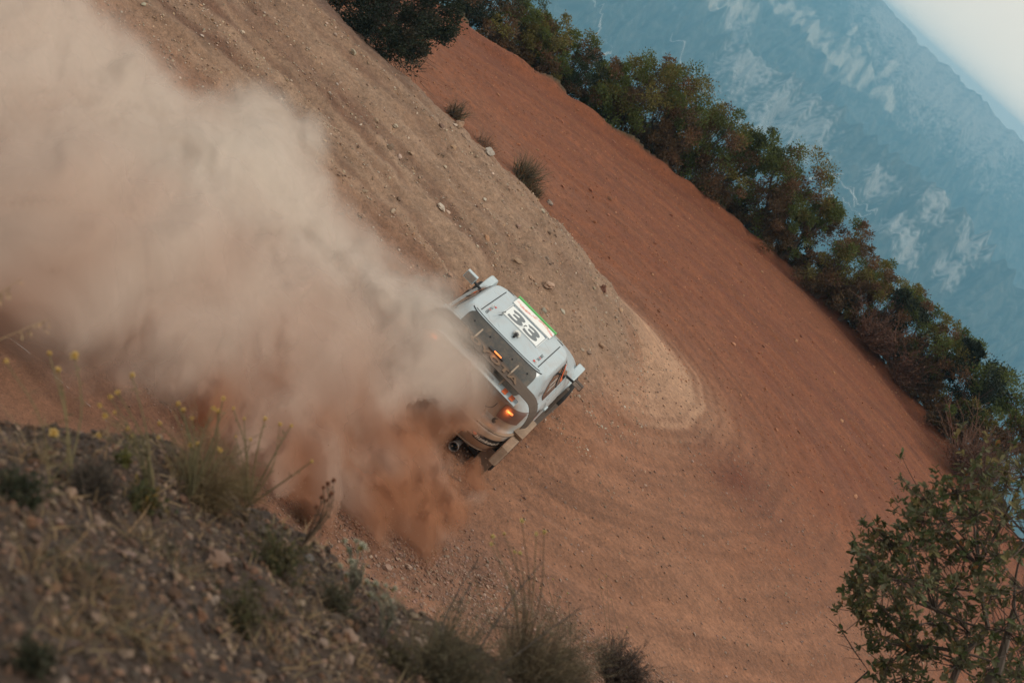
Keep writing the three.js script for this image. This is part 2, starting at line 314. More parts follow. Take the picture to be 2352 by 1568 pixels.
{
  const as = steps(-24, 40, (a) => (a < -7 || a > 20 ? 0.4 : 0.045)), rs = [...steps(46, 1150, (r) => 12 + r * 0.03), ...steps(1160, 4000, (r) => (r < 1500 ? 7 : r < 2500 ? 5.5 : 8)), 4040, 4100];
  const tracks = [[[1360, 0], [1368, 60], [1350, 95], [1310, 100]], [[1385, 95], [1400, 120], [1340, 140]], [[1545, 80], [1570, 115], [1600, 160], [1640, 215], [1668, 250]], [[1845, 372], [1900, 380], [1938, 395], [1890, 400], [1850, 420]], [[1900, 400], [1940, 440], [1975, 470], [2000, 505]], [[1888, 440], [1950, 475], [2005, 505]], [[1905, 415], [1960, 480]], [[2040, 640], [2110, 700], [2180, 780], [2290, 880]]].map((l) => l.map(([x, y]) => hitMountain(x, y)));
  const sunPatches = [[1775, -10, 30], [1805, 15, 30], [1835, 40, 34], [1870, 75, 36], [1900, 100, 32], [1930, 125, 34], [1955, 150, 30], [1985, 180, 26], [2015, 205, 24], [2040, 235, 22], [1915, 140, 18], [1945, 180, 18], [1640, 4, 26], [1690, 10, 30], [1720, 22, 20], [1965, 70, 18], [2000, 110, 20], [2040, 160, 22]].map(([x, y, w]) => [...hitMountain(x, y), w]);  // patches of sunlight on the slope, painted into its vertex colours
  const rocks = [[1720, 160, 60], [1790, 250, 60], [1760, 290, 50], [1860, 300, 45], [1850, 345, 35], [2120, 130, 220], [2170, 200, 220], [2230, 260, 200], [2050, 60, 150], [2290, 300, 150], [2140, 230, 90], [1680, 40, 50], [2090, 560, 30], [2150, 470, 34], [2230, 560, 36], [2060, 520, 28], [2180, 620, 26], [2010, 430, 30]].map(([x, y, w]) => [...hitMountain(x, y), w]);
  const W = as.length, Hn = rs.length, P = new Float32Array(W * Hn * 3), C = new Float32Array(W * Hn * 3), id = [];
  for (let j = 0; j < Hn; j++) for (let i = 0; i < W; i++) {
    const a = as[i], r = rs[j], x = Math.sin(a * RAD) * r, z = -Math.cos(a * RAD) * r, k = j * W + i;
    P.set([x, mountainY(a, r), z], k * 3);
    const scrub = fbm2(x * 0.012, z * 0.012, 4), speck = n2(x * 0.11, z * 0.05), speck2 = n2(x * 0.05, z * 0.022);
    let c = mix3([0.040, 0.048, 0.030], [0.135, 0.130, 0.095], clamp(0.38 + 0.8 * scrub + 0.55 * speck + 0.4 * speck2));
    const rcAt = 2450 - 16 * (a - 4); if (r < rcAt + 120) c = c.map((v) => v * 0.7);   // darker tone on the nearer spur
    let stone = 0;
    for (const [rx, rz, , , w] of rocks) { const d = Math.hypot((x - rx), (z - rz) * 0.5) / w; if (d < 1.3) stone = Math.max(stone, 1.15 - d); }
    const bare = clamp((stone > 0 ? stone * 0.75 : -0.35) + 0.45 * fbm2(x * 0.02, z * 0.014, 3) + 0.7 * fbm2(x * 0.07, z * 0.06, 3) + 0.3 * speck - 0.1);
    c = mix3(c, [0.48, 0.44, 0.39], clamp(bare * 1.7) * 0.7);
    let grass = 0;  // how much painted sunlight this vertex takes
    for (const [mx, mz, , , w] of sunPatches) { const d = Math.hypot(x - mx, (z - mz) * 0.3) / w; if (d < 2) grass = Math.max(grass, clamp(1.25 - d + 1.5 * fbm2(x * 0.022, z * 0.006, 4) - 0.25)); }
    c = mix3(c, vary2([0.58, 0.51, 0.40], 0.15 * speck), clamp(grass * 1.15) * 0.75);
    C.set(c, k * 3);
  }
  for (let j = 0; j + 1 < Hn; j++) for (let i = 0; i + 1 < W; i++) { const a = j * W + i; id.push(a, a + 1, a + W, a + 1, a + W + 1, a + W); }
  const g = new THREE.BufferGeometry();
  g.setAttribute('position', new THREE.BufferAttribute(P, 3)); g.setAttribute('color', new THREE.BufferAttribute(C, 3)); g.setIndex(id); g.computeVertexNormals();
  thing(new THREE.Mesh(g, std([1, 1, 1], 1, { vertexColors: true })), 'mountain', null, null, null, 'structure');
  const trackMaterial = std([0.46, 0.42, 0.36], 1);
  for (const l of tracks) {
    const pts = [];
    for (let i = 0; i + 1 < l.length; i++) { const n = Math.ceil(Math.hypot(l[i + 1][0] - l[i][0], l[i + 1][1] - l[i][1]) / 6); for (let q = 0; q < n; q++) pts.push([lerp(l[i][0], l[i + 1][0], q / n), lerp(l[i][1], l[i + 1][1], q / n)]); }
    const f = new Faces(); let old = null;
    pts.forEach(([x, z], q) => {
      x += 8 * n2(x * 0.005, z * 0.005); z += 12 * n2(x * 0.004 + 9, z * 0.004);
      const b = pts[Math.min(q + 1, pts.length - 1)], e = pts[Math.max(q - 1, 0)], dx = b[0] - e[0], dz = b[1] - e[1], L = Math.hypot(dx, dz) || 1, w = 1.5 + 1.0 * n2(q * 0.21, l[0][0]);
      const up = (px, pz) => V(px, mountainY(Math.atan2(px, -pz) / RAD, Math.hypot(px, pz)) + 1.6, pz);
      const now = [up(x - dz / L * w, z + dx / L * w), up(x + dz / L * w, z - dx / L * w)];
      if (old) f.quad(old[0], old[1], now[1], now[0], [1, 1, 1]);
      old = now;
    });
    thing(new THREE.Mesh(f.geometry(), trackMaterial), 'mountain_track', null, null, null, 'structure');
  }
}
function vary2(c, k) { return [c[0] * (1 + k), c[1] * (1 + k), c[2] * (1 + k)]; }
console.log('mountain done');
// ---------------------------------------------------------------- the rally car: x to its right, y up, f forward of the rear axle (group axes: z = -f)
{
  const car = new THREE.Group();
  car.position.set(-0.10, -0.02, -16.5); car.scale.set(1.06, 1.06, 1.02);
  car.rotation.order = 'YXZ';
  car.rotation.set(2.7 * RAD, -3.5 * RAD, -2.4 * RAD);
  thing(car, 'rally_car', 'pale grey rally car with rear wing and roof number 33, trailing a dust cloud', 'car');
  // one contour per height: y, half width, rear f, front f, roundness
  const LV = [[0.20, 0.78, -0.46, 3.20, 4], [0.27, 0.84, -0.60, 3.34, 4.5], [0.36, 0.87, -0.70, 3.40, 5], [0.47, 0.885, -0.755, 3.40, 5], [0.58, 0.885, -0.765, 3.30, 5], [0.635, 0.88, -0.75, 3.18, 5], [0.665, 0.872, -0.70, 3.08, 5], [0.70, 0.868, -0.635, 2.95, 5], [0.80, 0.862, -0.60, 2.55, 5], [0.90, 0.85, -0.575, 2.15, 5], [0.97, 0.825, -0.56, 1.93, 5], [1.02, 0.785, -0.535, 1.82, 5], [1.08, 0.745, -0.49, 1.72, 5], [1.18, 0.712, -0.42, 1.50, 5], [1.28, 0.68, -0.335, 1.27, 5], [1.345, 0.655, -0.27, 1.14, 5.5], [1.38, 0.632, -0.225, 1.08, 6], [1.395, 0.612, -0.20, 1.04, 6]];
  const level = (y) => { const ys = LV.map((l) => l[0]); return [1, 2, 3, 4].map((k) => table(ys, LV.map((l) => l[k]), y)); };
  const CROWN = 0.052, TOP = 1.395;
  const P = (x, y, f) => V(x, y, -f);
  const rearF = (x, y) => { const [hw, zr, zf, n] = level(y), hl = (zf - zr) / 2; return (zf + zr) / 2 - hl * Math.pow(Math.max(0, 1 - Math.pow(Math.min(1, Math.abs(x) / hw), n)), 1 / n); };
  const sideX = (f, y) => { const [hw, zr, zf, n] = level(y), hl = (zf - zr) / 2; return hw * Math.pow(Math.max(0, 1 - Math.pow(Math.min(1, Math.abs(f - (zf + zr) / 2) / hl), n)), 1 / n); };
  const roofY = (x, f) => { const [hw, zr, zf, n] = level(TOP), s = Math.pow(Math.pow(Math.abs(x) / hw, n) + Math.pow(Math.abs(f - (zf + zr) / 2) / ((zf - zr) / 2), n), 1 / n); return TOP + CROWN * (1 - Math.min(1, s) ** 2); };
  const dustTex = grainTexture(512, 31, [[2500, 4, 0.5], [400, 12, 0.4]], 0.13, [[6, 0.6], [24, 0.5], [96, 0.4]]);
  const paint = phys([1, 1, 1], { vertexColors: true, roughness: 0.42, clearcoat: 0.35, clearcoatRoughness: 0.3, roughnessMap: dustTex });
  const white = phys([0.46, 0.53, 0.55], { roughness: 0.42, clearcoat: 0.3, clearcoatRoughness: 0.3 });
  const dusty = std([0.42, 0.29, 0.20], 0.9, { map: dustTex, bumpMap: dustTex, bumpScale: 0.002 });
  const dirtyDark = std([0.115, 0.082, 0.062], 0.85, { map: dustTex });
  const black = std([0.02, 0.02, 0.021], 0.6), carbon = std([0.05, 0.048, 0.046], 0.5), glass = phys([0.035, 0.036, 0.038], { roughness: 0.12, clearcoat: 0.6 }), rubber = std([0.03, 0.027, 0.025], 0.9), steel = std([0.35, 0.33, 0.31], 0.4, { metalness: 1 });
  const PAINT = [0.43, 0.50, 0.525], FILM = [0.36, 0.225, 0.145];
  // a sheet over u, v in 0..1
  function sheet(fn, nu, nv, flip) {
    const p = [], uv = [], id = [];
    for (let j = 0; j <= nv; j++) for (let i = 0; i <= nu; i++) { const q = fn(i / nu, j / nv); p.push(q.x, q.y, q.z); uv.push(i / nu, j / nv); }
    for (let j = 0; j < nv; j++) for (let i = 0; i < nu; i++) { const a = j * (nu + 1) + i, b = a + 1, c = a + nu + 1, d = c + 1; if (flip) id.push(a, c, b, b, c, d); else id.push(a, b, c, b, d, c); }
    const g = new THREE.BufferGeometry();
    g.setAttribute('position', new THREE.Float32BufferAttribute(p, 3)); g.setAttribute('uv', new THREE.Float32BufferAttribute(uv, 2)); g.setIndex(id); g.computeVertexNormals();
    return g;
  }
  const boxAt = (x0, x1, y0, y1, f0, f1) => { const g = new THREE.BoxGeometry(x1 - x0, y1 - y0, f1 - f0); g.translate((x0 + x1) / 2, (y0 + y1) / 2, -(f0 + f1) / 2); return g; };
  const tube = (pts, r, n = 24, sides = 8) => new THREE.TubeGeometry(new THREE.CatmullRomCurve3(pts.map(([x, y, f]) => P(x, y, f))), n, r, sides);
  const prism = (pts, depth, place, bevel = 0.012) => { const s = new THREE.Shape(pts.map(([a, b]) => new THREE.Vector2(a, b))); const g = new THREE.ExtrudeGeometry(s, { depth, bevelEnabled: bevel > 0, bevelSize: bevel, bevelThickness: bevel, bevelSegments: 2, curveSegments: 14 }); g.applyMatrix4(place); return g; };
  const basis = (x, y, z, o) => new THREE.Matrix4().makeBasis(x, y, z).setPosition(o);
  // the shell
  {
    const NT = 128, ys = [];
    for (let i = 0; i + 1 < LV.length; i++) for (let q = 0; q < 3; q++) ys.push(lerp(LV[i][0], LV[i + 1][0], q / 3));
    const rows = ys.map((y) => [y, 1]); for (const s of [1, 0.985, 0.95, 0.9, 0.8, 0.65, 0.5, 0.35, 0.2, 0.08, 0.001]) rows.push([TOP, s]);
    const p = [], c = [], uv = [], id = [], inR = rows.length;
    for (const [y, s] of rows) for (let k = 0; k <= NT; k++) {
      const [hw, zr, zf, n] = level(y), a = k / NT * 2 * Math.PI, ca = Math.cos(a), sa = Math.sin(a);
      const x = s * hw * Math.sign(ca) * Math.pow(Math.abs(ca), 2 / n), f = (zf + zr) / 2 + s * (zf - zr) / 2 * Math.sign(sa) * Math.pow(Math.abs(sa), 2 / n), yy = y + (s < 1 ? CROWN * (1 - s * s) : 0);
      const q = P(x, yy, f); p.push(q.x, q.y, q.z); uv.push(f * 0.5 + x * 0.3, yy * 0.5 + x * 0.2);
      // caked road dirt on the tail, and low on the flanks, with a ragged outline; on the hatch also the airborne dust veil, painted in
      const rear = smooth(-0.15, -0.62, f + 0.12 * fbm3(x * 5, yy * 5, f * 5, 4)) * smooth(1.22, 0.92, yy + 0.2 * fbm3(x * 4, yy * 4, 3, 4));
      const low = smooth(0.62, 0.34, yy + 0.25 * fbm3(f * 3, yy * 5, x, 4));
      const spot = 0.26 * clamp(1.2 * fbm3(x * 6, yy * 6, f * 6, 4) + 0.12) + 0.35 * clamp(fbm3(x * 2.2, yy * 3, f * 2.2 + 5, 5) * 2 - 0.35) * smooth(0.6, 0.1, Math.abs(fbm3(x * 5, 4, f * 3, 3)) * 6);
      const col = mix3(PAINT, FILM, clamp(Math.max(rear * 1.0, low * 0.8) + spot));
      c.push(...col);
    }
    for (let j = 0; j + 1 < inR; j++) for (let k = 0; k < NT; k++) { const a = j * (NT + 1) + k, b = a + 1, e = a + NT + 1, d = e + 1; id.push(a, e, b, b, e, d); }
    const g = new THREE.BufferGeometry();
    g.setAttribute('position', new THREE.Float32BufferAttribute(p, 3)); g.setAttribute('color', new THREE.Float32BufferAttribute(c, 3)); g.setAttribute('uv', new THREE.Float32BufferAttribute(uv, 2)); g.setIndex(id); g.computeVertexNormals();
    part(car, 'body', g, paint);
    part(car, 'underbody', boxAt(-0.74, 0.74, 0.17, 0.24, -0.4, 3.2), black);
  }
  const onRear = (x0, x1, y0, y1, off, nu = 14, nv = 8, wave = 0) => sheet((u, v) => { const y = lerp(y0, y1, v), x = lerp(x0, x1, u) * (1 - wave * v); return P(x, y, rearF(x, y) - off); }, nu, nv, false);
  const onRoof = (x0, x1, f0, f1, off, turn) => sheet((u, v) => { if (turn === 1) [u, v] = [1 - v, u]; if (turn === -1) [u, v] = [v, 1 - u]; const x = lerp(x0, x1, u), f = lerp(f0, f1, v); return P(x, roofY(x, f) + off, f); }, 10, 8, false);
  const onSide = (s, f0, f1, y0, y1, off, skew = 0) => sheet((u, v) => { const y = lerp(y0, y1, v), f = s > 0 ? lerp(f0, f1, u) - skew * v : lerp(f1, f0, u) - skew * v; return P(s * (sideX(f, y) + off), y, f); }, 14, 8, false);
  // writing and print
  const print = (w, h, draw, more = {}) => { const c = document.createElement('canvas'); c.width = w; c.height = h; const k = c.getContext('2d'); draw(k, w, h); const t = new THREE.CanvasTexture(c); t.colorSpace = THREE.SRGBColorSpace; t.magFilter = THREE.LinearFilter; return std([1, 1, 1], 0.5, { map: t, ...more }); };
  const cut = { transparent: true, alphaTest: 0.4 };
  // rear window with its perforated film
  const film = print(512, 256, (k, w, h) => { k.fillStyle = '#4d4b47'; k.fillRect(0, 0, w, h); const r = seeded(8); for (let j = 0; j < 44; j++) for (let i = 0; i < 88; i++) { const g = 50 + 34 * r() | 0; k.fillStyle = `rgb(${g},${g - 2},${g - 8})`; k.fillRect(i * 5.8 + (j % 2) * 2.9, j * 5.8, 3, 3); } for (let i = 0; i < 900; i++) { const a = 0.12 * r(); k.fillStyle = `rgba(150,120,95,${a})`; k.beginPath(); k.arc(r() * w, r() * h, 3 + 22 * r() * r(), 0, 7); k.fill(); } });
  const windowRound = (x0, x1, y0, y1, off, nu, nv) => sheet((u, v) => { const e = Math.pow(Math.abs(2 * v - 1), 6), y = lerp(y0, y1, v), half = 1 - 0.09 * e; const x = lerp(x0, x1, 0.5 + (u - 0.5) * half); return P(x, y, rearF(x, y) - off); }, nu, nv, false);
  const rw = part(car, 'rear_window', windowRound(-0.545, 0.545, 1.07, 1.385, 0.006, 24, 12), film, 'grey perforated rear window');
  part(rw, 'window_seal', sheet((u, v) => { const x = lerp(-0.56, 0.56, u); const y = 1.386 + 0.008 * v; return P(x, y, rearF(x, y) - 0.008); }, 24, 1, false), black);
  for (const x of [-0.42, -0.16, 0.2, 0.44]) { const g = new THREE.CylinderGeometry(0.011, 0.011, 0.008, 10); g.rotateX(1.2); g.translate(x, 1.325, -(rearF(x, 1.325) - 0.01)); part(rw, 'fastener', g, black); }
  // side windows, pillars, doors
  for (const s of [-1, 1]) {
    const w = part(car, 'side_window', sheet((u, v) => { const y = lerp(1.03, 1.315, v), f0 = 0.12 + 0.10 * v, f1 = 1.62 - 0.52 * v, e = 0.06 * Math.pow(Math.abs(2 * v - 1), 4), t = s > 0 ? u : 1 - u, f = lerp(f0 + e, f1 - e * 2, t); return P(s * (sideX(f, y) + 0.006), y, f); }, 18, 8, false), glass);
    part(w, 'window_pillar', onSide(s, 0.78, 0.84, 1.03, 1.315, 0.010, 0.05), black);
    part(w, 'orange_stripe', onSide(s, 0.98, 1.07, 1.05, 1.30, 0.011, 0.10), std('#e0622a', 0.5));
    if (s > 0) part(w, 'name_sticker', onSide(s, 0.30, 0.72, 1.06, 1.24, 0.010, 0.06), print(256, 128, (k) => { k.strokeStyle = '#cfc7be'; k.lineWidth = 9; for (const y of [34, 88]) { k.beginPath(); k.moveTo(14, y + 18); for (let i = 1; i < 15; i++) k.lineTo(14 + i * 16, y + (i % 2 ? -14 : 18)); k.stroke(); } }, cut));
    const d = part(car, 'door', onSide(s, 0.42, 1.62, 0.36, 0.995, 0.004), white, s > 0 ? 'clean white right door' : undefined);
    part(d, 'handle', (() => { const g = boxAt(-0.012, 0.012, 0.80, 0.83, 0.52, 0.66); g.translate(s * (sideX(0.6, 0.81) + 0.02), 0, 0); return g; })(), white);
    part(d, 'door_seam', onSide(s, 0.405, 0.42, 0.36, 0.995, 0.005), black);
    const mark = (f0, f1, y0, y1, w, h, draw) => part(car, 'sticker', onSide(s, f0, f1, y0, y1, 0.006), print(w, h, draw, cut));
    mark(-0.12, 0.08, 0.985, 1.055, 128, 64, (k) => { k.fillStyle = '#3d4240'; k.font = 'bold 50px sans-serif'; k.fillText('IBC', 12, 50); });
    mark(-0.10, 0.10, 1.13, 1.20, 128, 64, (k) => { k.strokeStyle = '#44605a'; k.lineWidth = 5; k.beginPath(); k.arc(28, 32, 18, 0, 7); k.stroke(); k.fillStyle = '#555c5a'; k.font = 'bold 18px sans-serif'; k.fillText('JAPAN', 54, 28); k.fillText('AIRLINES', 54, 50); });
    part(car, 'quarter_intake', onSide(s, -0.16, 0.12, 0.72, 0.93, 0.007, -0.10), dirtyDark, 'dark dusty intake on the rear quarter');
    part(car, 'fuel_flap', onSide(s, 0.30, 0.39, 0.70, 0.80, 0.006), std('#d9866a', 0.6));
    // wide arches
    const arc = (r0, r1, a0, a1) => { const o = []; for (let i = 0; i <= 14; i++) { const a = lerp(a0, a1, i / 14); o.push([Math.cos(a) * r1, Math.sin(a) * r1]); } for (let i = 14; i >= 0; i--) { const a = lerp(a0, a1, i / 14); o.push([Math.cos(a) * r0, Math.sin(a) * r0]); } return o; };
    for (const [f, first] of [[0, true], [2.63, false]]) {
      const put = basis(V(0, 0, -1), V(0, 1, 0), V(1, 0, 0), P(s > 0 ? 0.80 : first ? -0.925 : -0.885, 0.32, f));
      const fl = part(car, 'wheel_arch', prism(first ? [...arc(0.37, 0.47, 0.15, 2.2), [-0.36, 0.20], [-0.52, 0.22], [-0.60, 0.34], [-0.30, 0.43]].slice(0, 30) : arc(0.37, 0.44, 0.0, 2.9), first ? 0.125 : 0.085, put, 0.015), first ? dusty : white);
      const well = new THREE.CylinderGeometry(0.365, 0.365, 0.03, 32); well.rotateZ(Math.PI / 2); well.translate(s * 0.868, 0.32, -f); part(fl, 'wheel_well', well, black);
      const wheel = new THREE.Group(); wheel.name = 'wheel'; wheel.position.set(s * 0.835, 0.305, -f); wheel.rotation.y = first ? 0 : 12 * RAD; car.add(wheel);
      const tyre = new THREE.LatheGeometry([[0.20, -0.10], [0.29, -0.105], [0.312, -0.09], [0.318, -0.05], [0.318, 0.05], [0.312, 0.09], [0.29, 0.105], [0.20, 0.10]].map(([a, b]) => new THREE.Vector2(a, b)), 36); tyre.rotateZ(Math.PI / 2); part(wheel, 'tyre', tyre, rubber);
      const rim = new THREE.CylinderGeometry(0.20, 0.20, 0.15, 28); rim.rotateZ(Math.PI / 2);
      const spokes = []; for (let i = 0; i < 7; i++) { const g = new THREE.BoxGeometry(0.02, 0.17, 0.04); g.translate(s * 0.085, 0.10, 0); g.rotateX(i / 7 * 2 * Math.PI); spokes.push(g); }
      part(wheel, 'rim', mergeGeometries([rim, ...spokes]), std([0.5, 0.5, 0.48], 0.5, { metalness: 0.4 }));
    }
    // boxed rear bumper end with its flat top, as in front of the tail lamp
    part(car, 'bumper_pod', prism([[-0.30, 0], [0.20, 0], [0.24, 0.10], [0.16, 0.25], [-0.10, 0.28], [-0.26, 0.2]], 0.07, basis(V(0, 0, -1), V(0, 1, 0), V(1, 0, 0), P(s > 0 ? 0.842 : -0.912, 0.36, -0.28)), 0.02), dusty);
    // side skirt, mud flaps, mirror
    part(car, 'side_skirt', prism([[0.50, 0.80], [2.25, 0.80], [2.25, 0.985], [1.6, 0.96], [0.50, 0.93]], 0.03, s > 0 ? basis(V(0, 0, -1), V(1, 0, 0), V(0, -1, 0), V(0, 0.29, 0)) : basis(V(0, 0, -1), V(-1, 0, 0), V(0, 1, 0), V(0, 0.26, 0)), 0.008), dirtyDark, 'brown dusty side skirt');
    part(car, 'front_fin', prism([[1.75, 0.30], [2.18, 0.30], [2.15, 0.62], [1.95, 0.66]], 0.03, basis(V(0, 0, -1), V(0, 1, 0), V(1, 0, 0), V(s > 0 ? 0.90 : -0.93, 0, 0)), 0.008), dirtyDark);
    part(car, 'mud_flap', prism([[0.70, 0.05], [0.90, 0.05], [0.90, 0.40], [0.70, 0.40]], 0.014, s > 0 ? basis(V(1, 0, 0), V(0, 1, 0), V(0, 0, 1), P(0, 0, -0.42)) : basis(V(1, 0, 0), V(0, 1, 0), V(0, 0, 1), P(-1.59, 0, -0.42)), 0.004), std([0.20, 0.14, 0.10], 0.9), 'black rubber mud flap behind the wheel');
    const mirror = part(car, 'mirror', (() => { const a = boxAt(s > 0 ? -0.07 : -0.08, s > 0 ? 0.07 : 0.08, s > 0 ? -0.035 : -0.055, s > 0 ? 0.035 : 0.055, -0.035, 0.035); a.translate(s * 0.96, 1.06, -1.32); return a; })(), s > 0 ? dirtyDark : white);
    part(mirror, 'mirror_glass', (() => { const a = boxAt(s > 0 ? -0.06 : -0.07, s > 0 ? 0.06 : 0.07, s > 0 ? -0.028 : -0.046, s > 0 ? 0.028 : 0.046, -0.041, -0.036); a.translate(s * 0.96, 1.06, -1.32); return a; })(), phys([0.62, 0.6, 0.56], { roughness: 0.25, metalness: 0.8 }));
    part(mirror, 'mirror_arm', tube([[s * 0.72, 1.00, 1.40], [s * 0.83, 1.02, 1.37], [s * 0.93, 1.04, 1.34]], 0.018, 8), black);
    // winglet ahead of the mirror
    part(car, 'front_arch_cover', boxAt(s > 0 ? 0.80 : -0.875, s > 0 ? 0.875 : -0.80, 0.62, 0.70, 2.38, 2.62), white);
    // tail lamps
    const lamp = part(car, 'tail_lamp', sheet((u, v) => { const y = lerp(0.80, 0.985, v), e = 0.25 * Math.pow(Math.abs(2 * v - 1), 3), x = s > 0 ? lerp(0.52 + 0.06 * e, 0.775, u) : lerp(-0.775, -0.52 - 0.06 * e, u); return P(x, y, rearF(x, y) - 0.008); }, 12, 8, false), phys([0.17, 0.085, 0.06], { roughness: 0.45, clearcoat: 0.2 }), 'dark red tail lamp');
    const glow = new THREE.CapsuleGeometry(0.014, 0.075, 4, 10); glow.rotateZ(Math.PI / 2); glow.rotateY(s * 0.2); glow.translate(s * 0.615, 0.925, -(rearF(0.615, 0.925) - 0.012));
    const em = std([0.5, 0.1, 0.03], 0.4); em.emissive = new THREE.Color(1, 0.24, 0.06); em.emissiveIntensity = 1.7; part(lamp, 'lamp_glow', glow, em, 'lit orange tail light');
    const pl = new THREE.PointLight(new THREE.Color(1, 0.35, 0.1), 0.05); pl.name = 'tail_light'; pl.position.set(s * 0.615, 0.925, -(rearF(0.615, 0.925) - 0.045)); pl.castShadow = true; car.add(pl);
  }
  // roof seams, number, writing
  for (const s of [-1, 1]) part(car, 'roof_seam', onRoof(s > 0 ? 0.463 : -0.475, s > 0 ? 0.475 : -0.463, -0.10, 0.90, 0.003), black);
  part(car, 'roof_edge', sheet((u, v) => { const x = lerp(-0.52, 0.52, u), f = lerp(-0.195, -0.18, v) + 0.05 * Math.pow(Math.abs(x) / 0.52, 4); return P(x, roofY(x, f) + 0.003, f); }, 20, 1, false), black);
  const board = part(car, 'number_board', onRoof(-0.29, 0.29, 0.22, 0.725, 0.005), print(768, 640, (k, w, h) => {
    k.fillStyle = '#e6e8e4'; k.fillRect(0, 0, w, h); k.strokeStyle = '#5c6a74'; k.lineWidth = 10; k.strokeRect(14, 14, w - 28, h - 28); k.fillStyle = '#63717b'; k.fillRect(14, 14, w - 28, 74);
    k.fillStyle = '#dfe3e2'; k.font = 'bold 40px sans-serif'; k.fillText('WRC', 40, 66); k.font = '26px sans-serif'; k.fillText('championship', 150, 62); k.fillText('sporting', 610, 62);
    k.fillStyle = '#6d7274'; k.textAlign = 'center'; k.font = 'bold 520px sans-serif'; k.save(); k.translate(w / 2, 560); k.scale(1.0, 1); k.lineWidth = 34; k.lineJoin = 'round'; k.strokeStyle = '#6d7274'; for (const q of [-165, 165]) { k.fillText('3', q, 0); k.strokeText('3', q, 0); } k.restore();
  }), 'white number board reading 33');
  const plateArt = print(512, 256, (k, w, h) => { k.fillStyle = '#eceae4'; k.fillRect(0, 0, w, h); const r = seeded(17); for (let i = 0; i < 240; i++) { const t = r(), x = t * w, y = h * (0.34 + 0.22 * Math.sin(t * 7) + 0.26 * (r() - 0.5)); k.fillStyle = `rgba(${205 + 20 * r() | 0},${110 + 50 * r() | 0},${105 + 40 * r() | 0},0.75)`; k.beginPath(); k.moveTo(x, y); k.lineTo(x + 10 + 30 * r(), y + 14 * (r() - 0.5)); k.lineTo(x + 8 + 16 * r(), y + 22 * r()); k.fill(); } });
  const tilt = (x0, x1, f0, f1, y0, y1) => sheet((u, v) => P(lerp(x0, x1, u), lerp(y0, y1, v), lerp(f0, f1, v)), 4, 4, false);
  const plate = part(car, 'roof_plate', boxAt(-0.315, 0.315, 1.432, 1.440, 0.735, 0.99), white, 'white plate with red print and a green front edge');
  part(plate, 'plate_print', tilt(-0.312, 0.312, 0.737, 0.985, 1.4425, 1.4425), plateArt);
  part(plate, 'green_edge', (() => { const g = boxAt(-0.325, 0.325, 1.425, 1.456, 0.985, 1.035); return g; })(), std([0.10, 0.42, 0.10], 0.5));
  const team = (flip) => print(384, 96, (k, w, h) => { k.fillStyle = '#c9463c'; k.fillRect(8, 10, 46, 32); k.fillStyle = '#3a3d3e'; k.fillRect(8, 44, 46, 16); k.font = 'bold 60px sans-serif'; k.fillStyle = '#d8d9d6'; k.fillText('GR', 4, 88); k.fillStyle = '#55595b'; k.fillText('TG', 112, 78); k.fillStyle = '#c9564c'; k.fillText('R', 196, 78); k.fillStyle = '#55595b'; k.fillText('WRT', 240, 78); }, cut);
  part(car, 'team_sticker', onRoof(0.37, 0.435, -0.08, 0.24, 0.005, 0), team(), undefined).geometry = sheet((u, v) => { const x = lerp(0.44, 0.365, v), f = lerp(-0.10, 0.25, u); return P(x, roofY(x, f) + 0.005, f); }, 10, 4, false);
  part(car, 'team_sticker', sheet((u, v) => { const x = lerp(-0.44, -0.365, v), f = lerp(0.25, -0.10, u); return P(x, roofY(x, f) + 0.005, f); }, 10, 4, false), team());
  // antennas, camera, clips
  const aerial = (x, f, h, lean) => { const y = roofY(x, f); return tube([[x, y, f], [x + lean * 0.4, y + h * 0.55, f - 0.10], [x + lean, y + h, f - 0.22]], 0.006, 8, 6); };
  part(car, 'aerial', aerial(0.0, 0.42, 0.10, 0.03), black); part(car, 'aerial', aerial(-0.27, 0.33, 0.05, -0.01), black); part(car, 'aerial', aerial(-0.27, 0.19, 0.05, -0.01), black);
  { const y = roofY(0.03, 0.06), cam = part(car, 'roof_camera', mergeGeometries([boxAt(-0.025, 0.065, y, y + 0.018, 0.03, 0.13), boxAt(-0.01, 0.05, y + 0.012, y + 0.045, 0.02, 0.11)]), std([0.66, 0.65, 0.60], 0.5), 'white camera pod on the roof');
    const l = new THREE.CylinderGeometry(0.022, 0.025, 0.04, 16); l.rotateX(Math.PI / 2); l.translate(0.02, y + 0.03, -0.0); part(cam, 'lens', l, std([0.09, 0.09, 0.088], 0.4)); part(cam, 'cable_plug', boxAt(0.006, 0.034, y, y + 0.022, -0.065, -0.03), black); }
  for (const x of [-0.43, 0.43]) part(car, 'roof_clip', boxAt(x - 0.05, x + 0.05, 1.36, 1.385, 1.05, 1.085), black);
  // rear bumper: mesh opening, lip, stickers, exhaust
  const opening = part(car, 'bumper_opening', onRear(-0.55, 0.36, 0.40, 0.62, 0.004, 18, 6), std([0.018, 0.015, 0.013], 0.9));
